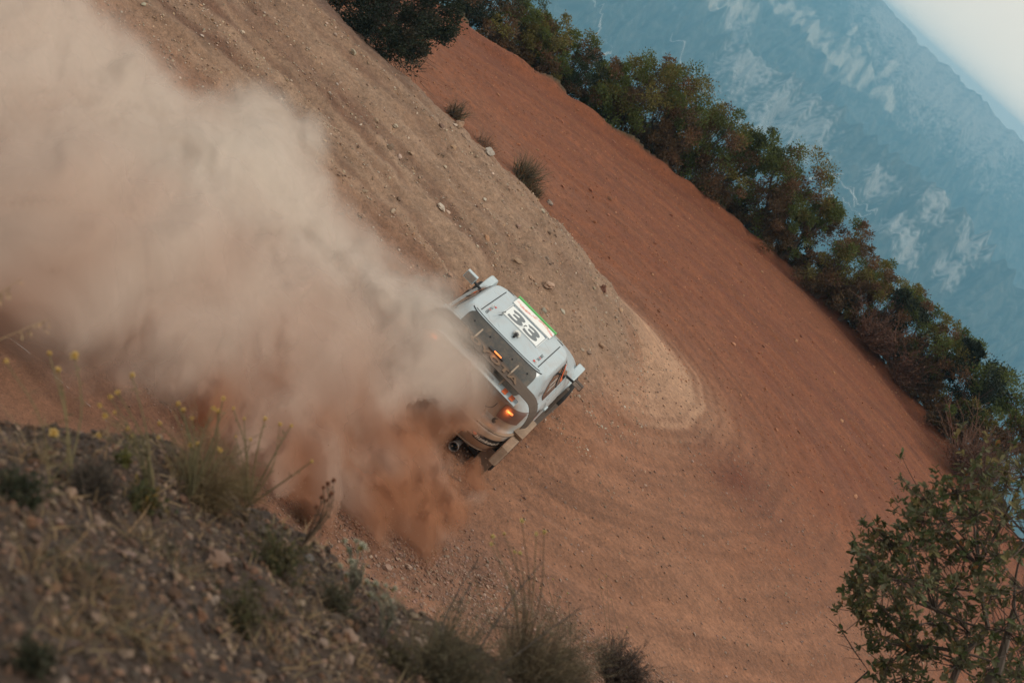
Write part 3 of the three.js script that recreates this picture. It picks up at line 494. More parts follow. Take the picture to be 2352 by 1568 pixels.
  { const wires = []; const r = seeded(77); for (let i = 0; i < 26; i++) { const a = lerp(-0.54, 0.30, r()), b = clamp(a + (r() - 0.5) * 0.34, -0.54, 0.35); const pts = []; for (let q = 0; q <= 6; q++) { const t = q / 6, x = lerp(a, b, t) + 0.02 * (r() - 0.5), y = lerp(0.405, 0.615, t); pts.push([x, y, rearF(x, y) - 0.013]); } wires.push(tube(pts, 0.0045, 8, 5)); }
    for (let i = 0; i < 6; i++) { const y = 0.43 + i * 0.033; const pts = []; for (let q = 0; q <= 10; q++) { const x = lerp(-0.54, 0.35, q / 10), yy = y + 0.02 * (r() - 0.5); pts.push([x, yy, rearF(x, yy) - 0.014]); } wires.push(tube(pts, 0.0045, 14, 5)); }
    part(opening, 'wire_netting', mergeGeometries(wires), std([0.36, 0.25, 0.18], 0.9)); }
  { const pts = []; for (let q = 0; q <= 30; q++) { const x = lerp(-0.86, 0.86, q / 30); pts.push([x, 0.335, rearF(x, 0.335) - 0.012]); } part(car, 'bumper_lip', tube(pts, 0.014, 60, 8), dusty); }
  { const pts = []; for (let q = 0; q <= 30; q++) { const x = lerp(-0.84, 0.84, q / 30); pts.push([x, 0.655, rearF(x, 0.655) - 0.004]); } part(car, 'bumper_ridge', tube(pts, 0.02, 60, 8), dusty); }
  { const pts = []; for (let q = 0; q <= 24; q++) { const a = q / 24 * Math.PI; const x = 0.44 * Math.cos(a), y = 0.92 - 0.16 * Math.pow(Math.sin(a), 0.5); pts.push([x, y, rearF(x, y) - 0.002]); } part(car, 'hatch_seam', tube(pts, 0.004, 50, 5), black); }
  part(car, 'tyre_maker_sticker', onRear(0.42, 0.80, 0.455, 0.575, 0.006, 12, 4), print(512, 160, (k, w, h) => { k.beginPath(); k.moveTo(0, 20); k.lineTo(w, 0); k.lineTo(w, h - 8); k.lineTo(120, h - 30); k.closePath(); k.fillStyle = '#2a2624'; k.fill(); k.fillStyle = '#d8532a'; k.beginPath(); k.moveTo(60, 38); k.quadraticCurveTo(150, 20, 140, 70); k.quadraticCurveTo(95, 100, 60, 38); k.fill(); k.fillStyle = '#d9c9b8'; k.font = 'italic bold 84px sans-serif'; k.fillText('Hankook', 138, 112); }, cut), 'dark sticker with pale italic lettering');
  part(car, 'winged_emblem', onRear(0.40, 0.62, 0.715, 0.785, 0.006, 8, 4), print(256, 96, (k, w, h) => { k.strokeStyle = '#b9b2a8'; k.lineWidth = 6; for (let i = 0; i < 6; i++) { k.beginPath(); k.moveTo(8 + i * 8, 12 + i * 13); k.lineTo(150, 18 + i * 11); k.stroke(); } k.strokeStyle = '#3e3934'; k.lineWidth = 5; for (let i = 0; i < 5; i++) { k.beginPath(); k.arc(190, 48, 10 + i * 8, 0.3 * i, 4 + 0.3 * i); k.stroke(); } }, cut));
  { const g = new THREE.LatheGeometry([[0.045, 0], [0.046, 0.28], [0.060, 0.30], [0.066, 0.31], [0.066, 0.33], [0.054, 0.335], [0.040, 0.31], [0.036, 0.1]].map(([a, b]) => new THREE.Vector2(a, b)), 24); g.rotateX(Math.PI / 2); g.translate(0.44, 0.255, 0.50); const ex = part(car, 'exhaust_pipe', g, std([0.16, 0.14, 0.13], 0.5, { metalness: 0.7 })); const d = new THREE.CircleGeometry(0.04, 20); d.translate(0.44, 0.255, 0.70); part(ex, 'pipe_mouth', d, black); }
  part(car, 'diffuser', mergeGeometries([-0.5, -0.25, 0, 0.25].map((x) => boxAt(x - 0.008, x + 0.008, 0.16, 0.30, -0.66, -0.2))), carbon);
  // rear wing: a hoop of two planes
  function blade(pts, chord, thick) {   // pts: [x, y, f] of the leading edge; chord: rise and length to the rear
    const p = [], id = [], sec = [[0, 0], [0.12, 0.5], [0.45, 0.65], [1, 0.12], [1, -0.05], [0.45, -0.4], [0.1, -0.4]];
    pts.forEach(([x, y, f], i) => { const a = pts[Math.max(0, i - 1)], b = pts[Math.min(pts.length - 1, i + 1)], dx = b[0] - a[0], dy = b[1] - a[1], L = Math.hypot(dx, dy), nx = -dy / L, ny = dx / L, c = typeof chord === 'function' ? chord(i / (pts.length - 1)) : chord;
      for (const [u, v] of sec) { const q = P(x + nx * v * thick + nx * u * c[1], y + ny * v * thick + ny * u * c[1], f - u * c[0]); p.push(q.x, q.y, q.z); } });
    const m = sec.length; for (let i = 0; i + 1 < pts.length; i++) for (let k = 0; k < m; k++) { const a = i * m + k, b = i * m + (k + 1) % m; id.push(a, a + m, b, b, a + m, b + m); }
    for (const e of [0, (pts.length - 1) * m]) for (let k = 1; k + 1 < m; k++) id.push(e, e ? e + k + 1 : e + k, e ? e + k : e + k + 1);
    const g = new THREE.BufferGeometry(); g.setAttribute('position', new THREE.Float32BufferAttribute(p, 3)); g.setIndex(id); const n = g.toNonIndexed(); n.computeVertexNormals(); return n;
  }
  const wing = new THREE.Group(); wing.name = 'rear_wing'; car.add(wing);
  const hoop = []; for (let i = 0; i <= 40; i++) { const t = i / 40 * 2 - 1, s = Math.sign(t), a = Math.abs(t); if (a < 0.7) hoop.push([t / 0.7 * 0.66, 1.285 + 0.012 * (1 - (a / 0.7) ** 2), -0.50]); else { const q = (a - 0.7) / 0.3; hoop.push([s * (0.66 + 0.20 * Math.sin(q * Math.PI / 2)), 1.285 - 0.05 * (1 - Math.cos(q * Math.PI / 2)) - 0.27 * q * q, -0.50 - 0.02 * q]); } }
  const wingDust = std([0.095, 0.066, 0.048], 0.8);
  const main = part(wing, 'upper_plane', blade(hoop, (t) => [0.22, -0.035], 0.035), wingDust, 'brown dusty upper plane of the wing');
  part(main, 'wing_lettering', sheet((u, v) => { const x = lerp(-0.62, 0.62, u); return P(x, 1.285 + 0.012 * (1 - (x / 0.66) ** 2) + 0.0265 - 0.036 * (1 - v), lerp(-0.70, -0.58, v)); }, 20, 2, false), print(1024, 96, (k, w, h) => { k.fillStyle = '#6e543c'; k.font = 'bold 92px sans-serif'; k.textAlign = 'center'; k.save(); k.translate(w / 2, 82); k.scale(2.1, 1); k.fillText('TOYOTA', 0, 0); k.restore(); }, cut));
  const low = part(wing, 'lower_plane', mergeGeometries([blade([[-0.60, 1.135, -0.60], [0, 1.145, -0.60], [0.60, 1.135, -0.60]], [0.16, -0.02], 0.02)]), white, 'white lower plane of the wing');
  part(low, 'event_sticker', sheet((u, v) => P(lerp(-0.12, 0.34, u), 1.140 + 0.016 - 0.020 * (1 - v), lerp(-0.745, -0.645, v)), 6, 2, false), print(512, 72, (k) => { k.fillStyle = '#5a666e'; k.font = 'bold 44px sans-serif'; k.fillText('N', 8, 54); k.font = 'bold 40px sans-serif'; k.fillText('RALLY OF GODS', 92, 52); }, cut));
  for (const [x0, x1] of [[0.38, 0.44], [0.49, 0.55]]) part(low, 'orange_sticker', sheet((u, v) => P(lerp(x0, x1, u), 1.155 - 0.020 * (1 - v), lerp(-0.745, -0.645, v)), 2, 2, false), std('#d8693a', 0.6));
  for (const x of [-0.28, 0.30]) part(wing, 'wing_fin', prism([[-0.50, 1.14], [-0.44, 1.38], [-0.62, 1.33], [-0.68, 1.14]].map(([f, y]) => [f, y]), 0.012, basis(V(0, 0, -1), V(0, 1, 0), V(1, 0, 0), V(x, 0, 0)), 0.003), std([0.34, 0.26, 0.19], 0.8));
  const spoiler = part(wing, 'gurney_strip', mergeGeometries([boxAt(-0.46, -0.02, 1.205, 1.225, -0.53, -0.505), boxAt(0.16, 0.50, 1.205, 1.225, -0.53, -0.505)]), white);
  const led = std([0.5, 0.1, 0.03], 0.4); led.emissive = new THREE.Color(1, 0.25, 0.06); led.emissiveIntensity = 2.2;
  part(wing, 'brake_light', boxAt(0.0, 0.11, 1.332, 1.344, -0.55, -0.54), led, 'lit orange brake light strip');
  const bl = new THREE.PointLight(new THREE.Color(1, 0.35, 0.1), 0.015); bl.name = 'brake_light_lamp'; bl.position.set(0.035, 1.338, 0.58); bl.castShadow = true; car.add(bl);
  part(wing, 'light_bracket', boxAt(-0.08, 0.15, 1.318, 1.330, -0.55, -0.49), black);
}
console.log('car done');
// ---------------------------------------------------------------- dust thrown up by the wheels: a density in the air, filled with thin see-through sheets a hand's breadth apart
{
  // puffs: place on a line of sight at a depth z, half sizes across, up and along (m), strength, and how red (fresh earth) it is
  const level = (px, py, y) => { const d = sight(px, py); return d.multiplyScalar((y - EYE) / d.y).add(V(0, EYE, 0)); };   // where a line of sight comes down to that height
  const puffs = [
    [920, 730, -16.3, 0.9, 0.55, 0.8, 1.4, 0.1], [790, 680, -16.2, 1.0, 0.65, 1.0, 1.6, 0.08], [670, 590, -16.1, 0.9, 0.75, 1.0, 1.3, 0.05], [600, 440, -16.4, 0.9, 0.8, 1.0, 1.1, 0.05], [620, 310, -17.0, 0.7, 0.7, 0.8, 0.9, 0.0], [590, 240, -17.2, 0.5, 0.45, 0.6, 0.6, 0.0],
    [560, 520, -15.6, 1.4, 1.0, 1.4, 1.2, 0.1], [430, 420, -15.8, 1.4, 1.1, 1.4, 0.9, 0.05], [300, 300, -16.2, 1.5, 1.1, 1.5, 0.6, 0.05], [130, 180, -16.0, 1.6, 1.2, 1.6, 0.5, 0.15], [40, 60, -16.5, 1.5, 1.2, 1.6, 0.5, 0.15], [60, 380, -14.5, 1.7, 1.2, 1.7, 0.75, 0.2], [-60, 250, -14.5, 1.7, 1.2, 1.7, 0.7, 0.2], [-40, 500, -13.6, 1.6, 1.0, 1.5, 0.9, 0.3], [-60, 120, -15.5, 1.8, 1.3, 1.6, 0.8, 0.1], [-80, 400, -13.8, 1.6, 1.2, 1.5, 0.9, 0.2],
    [230, 560, 1.0, 1.6, 1.0, 1.5, 1.0, 0.3], [60, 580, 0.8, 1.5, 0.8, 1.3, 0.9, 0.4], [430, 660, 0.9, 1.4, 0.9, 1.3, 1.1, 0.35], [600, 740, 0.8, 1.3, 0.75, 1.2, 1.2, 0.45], [760, 800, 0.75, 1.1, 0.65, 1.1, 1.4, 0.4], [900, 830, -15.6, 0.8, 0.65, 0.8, 1.4, 0.2], [1010, 770, -15.75, 0.62, 0.5, 0.5, 0.8, 0.2], [1080, 840, -15.45, 0.5, 0.35, 0.4, 0.8, 0.2], [1000, 690, -16.3, 0.5, 0.45, 0.6, 0.5, 0.1],
    [1000, 800, -15.1, 0.45, 0.4, 0.4, 0.8, 0.2], [1050, 870, -15.1, 0.45, 0.35, 0.4, 1.0, 0.3], [990, 860, -14.9, 0.5, 0.4, 0.5, 1.1, 0.4], [1075, 915, -15.05, 0.36, 0.26, 0.3, 0.9, 0.45], [1050, 970, -15.0, 0.36, 0.26, 0.3, 1.1, 0.7], [960, 740, -15.4, 0.6, 0.5, 0.6, 1.0, 0.1],
    [0, 650, 0.5, 1.1, 0.5, 0.8, 0.7, 0.7], [120, 680, 0.45, 1.0, 0.45, 0.8, 0.8, 0.75], [250, 715, 0.45, 0.9, 0.42, 0.8, 0.8, 0.8], [380, 770, 0.45, 0.9, 0.42, 0.8, 0.9, 0.85], [500, 840, 0.45, 0.9, 0.42, 0.8, 1.4, 0.95], [620, 900, 0.45, 0.9, 0.45, 0.8, 1.7, 0.95], [750, 950, 0.45, 0.9, 0.45, 0.8, 1.9, 0.95], [880, 970, 0.5, 0.7, 0.42, 0.7, 1.8, 0.9], [960, 985, 0.42, 0.5, 0.36, 0.5, 1.3, 0.9],
    [520, 950, 0.28, 0.7, 0.34, 0.7, 0.9, 0.9], [610, 1010, 0.28, 0.65, 0.36, 0.65, 1.3, 0.8], [700, 1060, 0.3, 0.7, 0.36, 0.65, 1.8, 0.8], [780, 1120, 0.3, 0.7, 0.36, 0.6, 2.1, 0.8], [845, 1170, 0.25, 0.6, 0.32, 0.55, 2.0, 0.85], [900, 1090, 0.32, 0.7, 0.38, 0.65, 2.0, 0.85], [980, 1070, 0.3, 0.6, 0.34, 0.55, 1.9, 0.95], [1045, 1075, 0.22, 0.45, 0.25, 0.4, 1.6, 1.0], [930, 1180, 0.2, 0.6, 0.26, 0.5, 1.7, 0.95], [1000, 1140, 0.18, 0.5, 0.24, 0.45, 1.6, 1.0], [870, 1215, 0.15, 0.5, 0.24, 0.45, 1.4, 0.95], [620, 1030, 0.3, 0.7, 0.36, 0.6, 1.4, 0.85],
  ].map(([px, py, z, rx, ry, rz, s, red]) => ({ c: z > 0 ? level(px, py, z) : place(px, py, z), rx, ry, rz, s, red }));
  const wheel = V(0.75, 0.1, -15.6), TILT = 22 * RAD, CT = Math.cos(TILT), ST = Math.sin(TILT);
  const field = (x, y, z, list) => {     // density, redness
    let d = 0, red = 0, tot = 1e-6;
    for (const p of list) {
      const ax = (x - p.c.x) / p.rx, ay = (y - p.c.y) / p.ry, az = (z - p.c.z) / p.rz, q = ax * ax + ay * ay + az * az;
      if (q > 2.8) continue;
      const e = Math.exp(-1.6 * q) * p.s; d += e; red += e * p.red; tot += e;
    }
    if (d < 0.02) return [0, 0];
    const wx = x + 0.35 * n3(x * 0.8, y * 0.8, z * 0.5), wy = y + 0.35 * n3(x * 0.8 + 9, y * 0.8, z * 0.5);
    let bil = 0, a = 0.5, f = 0.72; for (let i = 0; i < 4; i++) { const q = n3(wx * f + i * 7, wy * f, z * f * 0.55); bil += a * lerp(Math.sqrt(q * q + 0.02) - 0.40, 0.6 * q, 0.45); f *= 2.0; a *= 0.5; }
    const far = Math.hypot(x - wheel.x, z - wheel.z), fresh = smooth(6.5, 3.2, far) * smooth(1.15, 0.55, y), old = smooth(3.0, 7.5, far);
    const fan = fbm3(z * 2.4 + 0.9 * y + 0.25 * n2(x * 1.2, z), (x + 0.6 * y) * 0.36, y * 0.5, 5);
    const n = lerp(bil * lerp(2.5, 1.5, old), fan * 3.0 + bil * 0.6, fresh);
    let dens = d * (1.02 - 0.25 * fresh) + Math.min(1, d * 1.6) * n * (0.85 + 0.5 * fresh) - 0.13 - 0.2 * fresh;
    if (dens <= 0) return [0, 0];
    dens = Math.min(dens, 1.6) * smooth(0, lerp(0.42, 0.7, old), dens);
    return [dens, clamp(red / tot * (1 + 0.5 * n2(x * 0.8, z * 0.8 + y)) + 0.12 * bil)];
  };
  const P = [], C = [], N = [], id = [], cell = 0.05, step = 0.40, x0 = -9.6, x1 = 1.15;
  const W = Math.round((x1 - x0) / cell);
  for (let l = 0; l < 21; l++) {
    const depth = 11.9 + l * step, b0 = -2.2, b1 = 4.6, Hn = Math.round((b1 - b0) / cell), at = new Int32Array((W + 1) * (Hn + 1)).fill(-1);
    for (let j = 0; j <= Hn; j++) for (let i = 0; i <= W; i++) {
      const x = x0 + i * cell, b = b0 + j * cell, c = depth + 0.16 * n2(x * 0.5 + l * 5, b * 0.5);
      const y = EYE + (b + 0) * CT - c * ST - 1.15, z = -(b * ST + c * CT);
      if (y < 0.02 || y > 4.6) continue;
      const near = puffs.filter((p) => Math.abs(p.c.y - y) < p.ry * 1.7 && Math.abs(p.c.z - z) < p.rz * 1.7 && Math.abs(p.c.x - x) < p.rx * 1.7);
      if (!near.length) continue;
      const over = y - Math.max(0, terrain(x, z, false).y);
      if (over < 0.02) continue;
      let [d, red] = field(x, y, z, near);
      if (d <= 0) continue;
      d *= smooth(0.0, 0.26, over);
      const inCar = smooth(0.10, -0.35, Math.max(Math.abs(x + 0.05) - 0.84, z + 15.85, y - 1.5));
      d *= 1 - 0.98 * inCar;
      const alpha = 1 - Math.exp(-d * step * 1.9);
      if (alpha < 0.004) continue;
      const h = 0.07, g = V(field(x + h, y, z, near)[0] - field(x - h, y, z, near)[0], field(x, y + h, z, near)[0] - field(x, y - h, z, near)[0], 0).multiplyScalar(0.5 / h);
      const nor = V(0, ST, CT).multiplyScalar(0.75).addScaledVector(g, -0.36).normalize(); const side = nor.y * ST + nor.z * CT; if (side < 0.35) nor.add(V(0, ST, CT).multiplyScalar(0.36 - side)).normalize();
      at[j * (W + 1) + i] = P.length / 3;
      P.push(x, y, z); N.push(nor.x, nor.y, nor.z);
      const col = mix3([0.82, 0.735, 0.645], [0.46, 0.215, 0.120], red);
      C.push(col[0], col[1], col[2], Math.min(0.9, alpha));
    }
    for (let j = 0; j < Hn; j++) for (let i = 0; i < W; i++) {
      const k = j * (W + 1) + i, a = at[k], b = at[k + 1], c = at[k + W + 1], d = at[k + W + 2];
      if (a >= 0 && b >= 0 && c >= 0) id.push(a, b, c);
      if (b >= 0 && c >= 0 && d >= 0) id.push(b, d, c);
    }
  }
  const g = new THREE.BufferGeometry();
  g.setAttribute('position', new THREE.Float32BufferAttribute(P, 3)); g.setAttribute('normal', new THREE.Float32BufferAttribute(N, 3)); g.setAttribute('color', new THREE.Float32BufferAttribute(C, 4)); g.setIndex(id);
  const m = phys([1, 1, 1], { vertexColors: true, transparent: true, roughness: 1, transmission: 0.45, thickness: 0, specularIntensity: 0, side: THREE.DoubleSide });
  thing(new THREE.Mesh(g, m), 'dust_cloud', 'billowing cloud of pale and reddish dust trailing behind the rally car', 'dust', null, 'stuff');
  // grit flung up with it
  const r = seeded(91), grit = new THREE.InstancedMesh(new THREE.TetrahedronGeometry(1), std([0.30, 0.17, 0.10], 0.95), 2600), M = new THREE.Matrix4(), at = puffs.slice(-13);
  for (let k = 0; k < 2600; k++) { const p = at[r() * at.length | 0], q = () => (r() + r() + r() - 1.5) * 1.5, x = p.c.x + q() * p.rx + 0.15, z = p.c.z + q() * p.rz, y = Math.max(0.03, p.c.y + Math.abs(q()) * p.ry * 0.9 - 0.1); M.compose(V(x, y, z), new THREE.Quaternion().setFromEuler(new THREE.Euler(r() * 6, r() * 6, r() * 6)), V(1, 1, 1).multiplyScalar(0.003 + 0.008 * r() ** 3)); grit.setMatrixAt(k, M); }
  thing(grit, 'flung_grit', 'loose grit flung up at the lower edge of the dust', 'grit', null, 'stuff');
  console.log('dust done', id.length / 3);
}
// ---------------------------------------------------------------- plants
const leafMaterial = phys([1, 1, 1], { vertexColors: true, roughness: 0.85, transmission: 0.35, thickness: 0, specularIntensity: 0.35, side: THREE.DoubleSide });
const woodMaterial = std([1, 1, 1], 0.95, { vertexColors: true });
const straw = std([1, 1, 1], 0.95, { vertexColors: true, side: THREE.DoubleSide });
function groundHit(px, py) { const d = sight(px, py); for (let t = 2; t < 70; t += 0.02) { const y = EYE + d.y * t; if (y < ground(d.x * t, d.z * t)) return V(d.x * t, ground(d.x * t, d.z * t), d.z * t); } return V(d.x * 40, -2, d.z * 40); }
const GREEN = [0.105, 0.125, 0.028], OLIVE = [0.165, 0.138, 0.034], BROWN = [0.125, 0.075, 0.034], RUST = [0.165, 0.088, 0.042], DARKG = [0.022, 0.030, 0.016], BARK = [0.075, 0.052, 0.040], STRAW = [0.25, 0.165, 0.085], GREY = [0.13, 0.125, 0.10];

function tree(name, label, px, py, z, rpx, opt = {}) {
  const c = place(px, py, z), dist = Math.hypot(c.x, c.y - EYE, c.z), r = rpx * dist / FOCAL;
  const root = V(c.x - 0.1 * r, ground(c.x, c.z) - 0.05, c.z), o = new THREE.Group(); o.position.copy(root);
  const L = (v) => v.clone().sub(root);
  const { clumps = 30, leaves = 240, size = 0.068, tones = [GREEN, OLIVE], dust = 0.5, flat = 0.95, upright = 0.3 } = opt;
  const trunk = new Faces(), fork = root.clone().lerp(c, 0.45);
  stick(trunk, bent(L(root), L(fork), 5, 0.05), 0.05 + 0.04 * r, 0.035 + 0.02 * r, BARK, 7);
  const f = new Faces(), limbs = new Faces();
  for (let k = 0; k < clumps; k++) {
    const d = unit(); d.y = d.y * flat + 0.05;
    const q = c.clone().addScaledVector(d, r * (0.25 + 0.72 * Math.pow(rnd(), 0.6))), cr = r * R(0.17, 0.36);
    if (k % 3 === 0) stick(limbs, bent(L(fork), L(q), 5, 0.10), 0.028, 0.008, vary(BARK, 0.15), 5);
    const low = q.y < c.y + r * 0.25 * gauss(), dusty = rnd() < dust * (low ? 1.35 : 0.45), tone = dusty ? (rnd() < 0.5 ? BROWN : RUST) : tones[rnd() * tones.length | 0];
    for (let j = 0; j < leaves; j++) {
      const p = q.clone().add(V(gauss(), gauss() * 0.85, gauss()).multiplyScalar(cr * 0.62)), out = p.clone().sub(q).normalize().addScaledVector(unit(), 0.8); out.y += upright; out.normalize();
      const nor = unit(); nor.y += 0.7; nor.addScaledVector(out, -nor.dot(out)).normalize();
      leaf(f, L(p), out, nor, size * R(0.6, 1.4), size * R(0.4, 0.75), vary(tone, 0.25));
    }
  }
  for (let k = 0; k < clumps * 0.45; k++) {   // low sprouts round the trunk
    const q = root.clone().lerp(c, R(0.15, 0.75)).add(V(gauss() * r * 0.6, 0, gauss() * r * 0.5)), tone = rnd() < 0.35 + dust * 0.6 ? BROWN : tones[0];
    for (let j = 0; j < leaves * 0.9; j++) { const p = q.clone().add(V(gauss(), gauss(), gauss()).multiplyScalar(r * 0.17)), out = unit(); out.y += 0.3; leaf(f, L(p), out.normalize(), unit(), size * R(0.6, 1.4), size * R(0.4, 0.75), vary(tone, 0.3)); }
  }
  thing(o, name, label, opt.category ?? 'tree', 'trees and bushes along the outer road edge');
  part(o, 'trunk', trunk.geometry(), woodMaterial); part(o, 'limb', limbs.geometry(), woodMaterial); part(o, 'crown', f.geometry(), leafMaterial);
  return o;
}
function dryBush(name, label, px, py, z, rpx, opt = {}) {
  const c = place(px, py, z), dist = Math.hypot(c.x, c.y - EYE, c.z), r = rpx * dist / FOCAL, { n = 420, col = [0.135, 0.066, 0.040], lean = 0.15, group = 'trees and bushes along the outer road edge', thick = 0.006, seeds = true, spread = 0.75 } = opt;
  const root = opt.root ? opt.root.clone() : V(c.x, Math.max(c.y - r * 1.1, ground(c.x, c.z) - 0.1), c.z), o = new THREE.Group(); o.position.copy(root);
  const f = new Faces();
  for (let k = 0; k < n; k++) {
    const d = V(gauss() * spread + lean, R(0.2, 1.25), gauss() * spread).normalize(), len = r * (0.6 + 1.7 * Math.pow(rnd(), 1.6)) * (1 + 0.45 * n3(d.x * 2.2 + px, d.y * 2.2, d.z * 2.2)), a = V(gauss() * r * 0.3, 0, gauss() * r * 0.3), b = a.clone().addScaledVector(d, len), cc = vary(col, 0.3);
    const pts = bent(a, b, 4, 0.12); stick(f, pts, thick, thick * 0.4, cc, 3);
    for (let j = 1; j < 4; j++) for (let q = 0; q < 2; q++) { const t = pts[j + (j < 4 ? 0 : 0)], e = t.clone().addScaledVector(unit().addScaledVector(d, 1.1).normalize(), len * R(0.10, 0.26)); stick(f, [t, e], thick * 0.6, thick * 0.3, cc, 3); if (seeds) leaf(f, e, unit(), unit(), thick * 5, thick * 3, vary(col, 0.3)); }
  }
  thing(o, name, label, opt.category ?? 'bush', group);
  part(o, 'twigs', f.geometry(), straw);
  return o;
}
function tuft(name, label, root, h, n, cols, opt = {}) {
  const o = new THREE.Group(); o.position.copy(root); const f = new Faces(), { w = 0.006, spread = 0.55, foot = 0.18 } = opt;
  for (let k = 0; k < n; k++) {
    const a = V(gauss() * foot, -0.02, gauss() * foot), d = V(gauss() * spread, 1, gauss() * spread).normalize(), len = h * R(0.45, 1.15), droop = V(d.x, -0.5, d.z).multiplyScalar(len * R(0.05, 0.4)), col = vary(cols[rnd() * cols.length | 0], 0.22);
    const s = unit().cross(d).normalize().multiplyScalar(w * R(0.6, 1.3)); let old = [a.clone().sub(s), a.clone().add(s)];
    for (let i = 1; i <= 3; i++) { const t = i / 3, p = a.clone().addScaledVector(d, len * t).addScaledVector(droop, t * t), m = s.clone().multiplyScalar(1 - t * 0.9), now = [p.clone().sub(m), p.clone().add(m)]; f.quad(old[0], old[1], now[1], now[0], col); old = now; }
  }
  thing(o, name, label, opt.category ?? 'grass tuft', opt.group);
  part(o, 'blades', f.geometry(), straw);
  return o;
}
// trees beyond the drop, from the top of the picture to its right edge
const EDGE = 'standing along the outer edge of the red road';
tree('dark_tree', 'nearly black bushy tree right behind the juniper at the top', 1120, 10, -38.6, 80, { tones: [DARKG, [0.04, 0.045, 0.02]], dust: 0.45, clumps: 34 });
tree('dusty_tree', 'brown dusty tree below the feathery green treetop', 1190, 85, -39.0, 72, { dust: 0.75, clumps: 32 });
tree('feathery_tree', 'thin feathery pale green treetop against the mountain, topmost of the row', 1215, 8, -41, 50, { tones: [[0.085, 0.10, 0.04], [0.07, 0.09, 0.04]], dust: 0.0, clumps: 20, leaves: 90, size: 0.06 });
tree('green_tree', 'small rounded olive green tree with a yellowish top', 1248, 95, -39.2, 55, { tones: [OLIVE, GREEN, [0.13, 0.11, 0.03]], dust: 0.3, clumps: 26 });
tree('low_tree', 'low dark dusty tree with a thin gap before the conifer', 1268, 150, -39.2, 45, { dust: 0.6, clumps: 22 });
tree('conifer', 'small ragged conifer with a thin crooked top', 1340, 165, -39.4, 42, { tones: [DARKG, [0.035, 0.05, 0.02]], dust: 0.15, flat: 1.5, clumps: 24, leaves: 130, size: 0.055, upright: 0.8 });
tree('green_tree', 'light green tree just right of the ragged conifer', 1400, 200, -40, 58, { tones: [GREEN, OLIVE], dust: 0.2, clumps: 28 });
tree('tall_tree', 'tallest leafy tree of the row, with a pointed green top', 1480, 205, -40.4, 80, { tones: [GREEN, OLIVE], dust: 0.42, clumps: 38, flat: 1.1 });
tree('leafy_tree', 'broad leafy tree, green above and rusty below', 1570, 235, -41.0, 82, { tones: [GREEN, OLIVE], dust: 0.45, clumps: 38 });
tree('rusty_tree', 'rusty brown tree low at the road edge under the broad leafy tree', 1560, 320, -40.6, 62, { dust: 0.95, clumps: 26 });
tree('leafy_tree', 'leafy tree with bare pale stems showing below its crown', 1655, 315, -41.4, 78, { tones: [GREEN, OLIVE], dust: 0.5, clumps: 34 });
tree('rusty_tree', 'rusty brown tree with open twigs in the middle of the row', 1660, 410, -41.2, 66, { dust: 0.95, clumps: 26, leaves: 110 });
tree('green_tree', 'fresh green tree rising between the two leafy trees', 1745, 345, -42, 62, { tones: [GREEN, [0.07, 0.085, 0.025]], dust: 0.12, clumps: 28 });
tree('leafy_tree', 'big leafy tree that juts out highest over the blue slope', 1830, 415, -42.2, 82, { tones: [GREEN, OLIVE], dust: 0.4, clumps: 38 });
tree('rusty_tree', 'dark rusty tree at the foot of the big jutting tree', 1790, 500, -41.8, 70, { dust: 0.9, clumps: 28 });
tree('green_tree', 'small green tree at the right foot of the big jutting tree', 1890, 500, -42, 45, { tones: [GREEN, OLIVE], dust: 0.2, clumps: 22 });
tree('rusty_tree', 'rounded rusty green tree halfway down the right part of the row', 1945, 620, -41.2, 72, { tones: [OLIVE, GREEN], dust: 0.68, clumps: 34 });
tree('rusty_tree', 'small rusty tree with a tufted top above the dry brush', 2005, 665, -40.9, 45, { tones: [OLIVE], dust: 0.7, clumps: 22 });
tree('dark_tree', 'dark green tree behind the dry rusty brush', 2085, 730, -40.8, 58, { tones: [DARKG, GREEN], dust: 0.25, clumps: 28 });
tree('dark_tree', 'wide dark green tree low in the row', 2160, 810, -40, 66, { tones: [DARKG, GREEN, OLIVE], dust: 0.35, clumps: 32 });
tree('dark_tree', 'small almost black treetop sticking out over the pale slope', 2225, 815, -39.8, 36, { tones: [DARKG], dust: 0.05, clumps: 20 });
tree('dark_tree', 'large rounded dark green tree near the right edge', 2265, 905, -38.6, 78, { tones: [DARKG, GREEN], dust: 0.3, clumps: 40 });
tree('rusty_tree', 'rusty tree cut by the right edge of the picture', 2345, 1000, -36.6, 56, { dust: 0.9, clumps: 24 });
tree('rusty_tree', 'low rusty shrub between dark tree and dry grass clump', 2200, 960, -38, 50, { dust: 0.95, clumps: 24, category: 'shrub' });
dryBush('dry_brush', 'dry rusty brush with fine upright twigs below the dark tree', 2035, 745, -40.3, 52, { n: 300, thick: 0.012 });
dryBush('dry_brush', 'dry rusty brush leaning over the road edge, middle of three', 2110, 840, -39.6, 50, { n: 300, thick: 0.012 });
dryBush('dry_brush', 'large feathery reddish brush beside the near green bush', 2262, 1040, -35.6, 62, { n: 380, thick: 0.012 });
for (let k = 0; k < 34; k++) {   // scrub that fills the verge under the trees
  const t = k / 33;
  const px = lerp(1110, 2240, t) + 34 + 14 * n2(k, 1), py = lerp(95, 1040, t) - 62 * Math.sin(t * Math.PI) - 22 + 14 * n2(k, 5);
  tree('verge_scrub', 'low rusty scrub growing under the row of trees', px, py, lerp(-38.0, -37.6, t) - 5.0 * Math.sin(t * Math.PI), 42, { dust: 0.85, tones: [OLIVE, DARKG], clumps: 16, leaves: 120, category: 'scrub' }).userData.group = 'scrub under the trees';
}
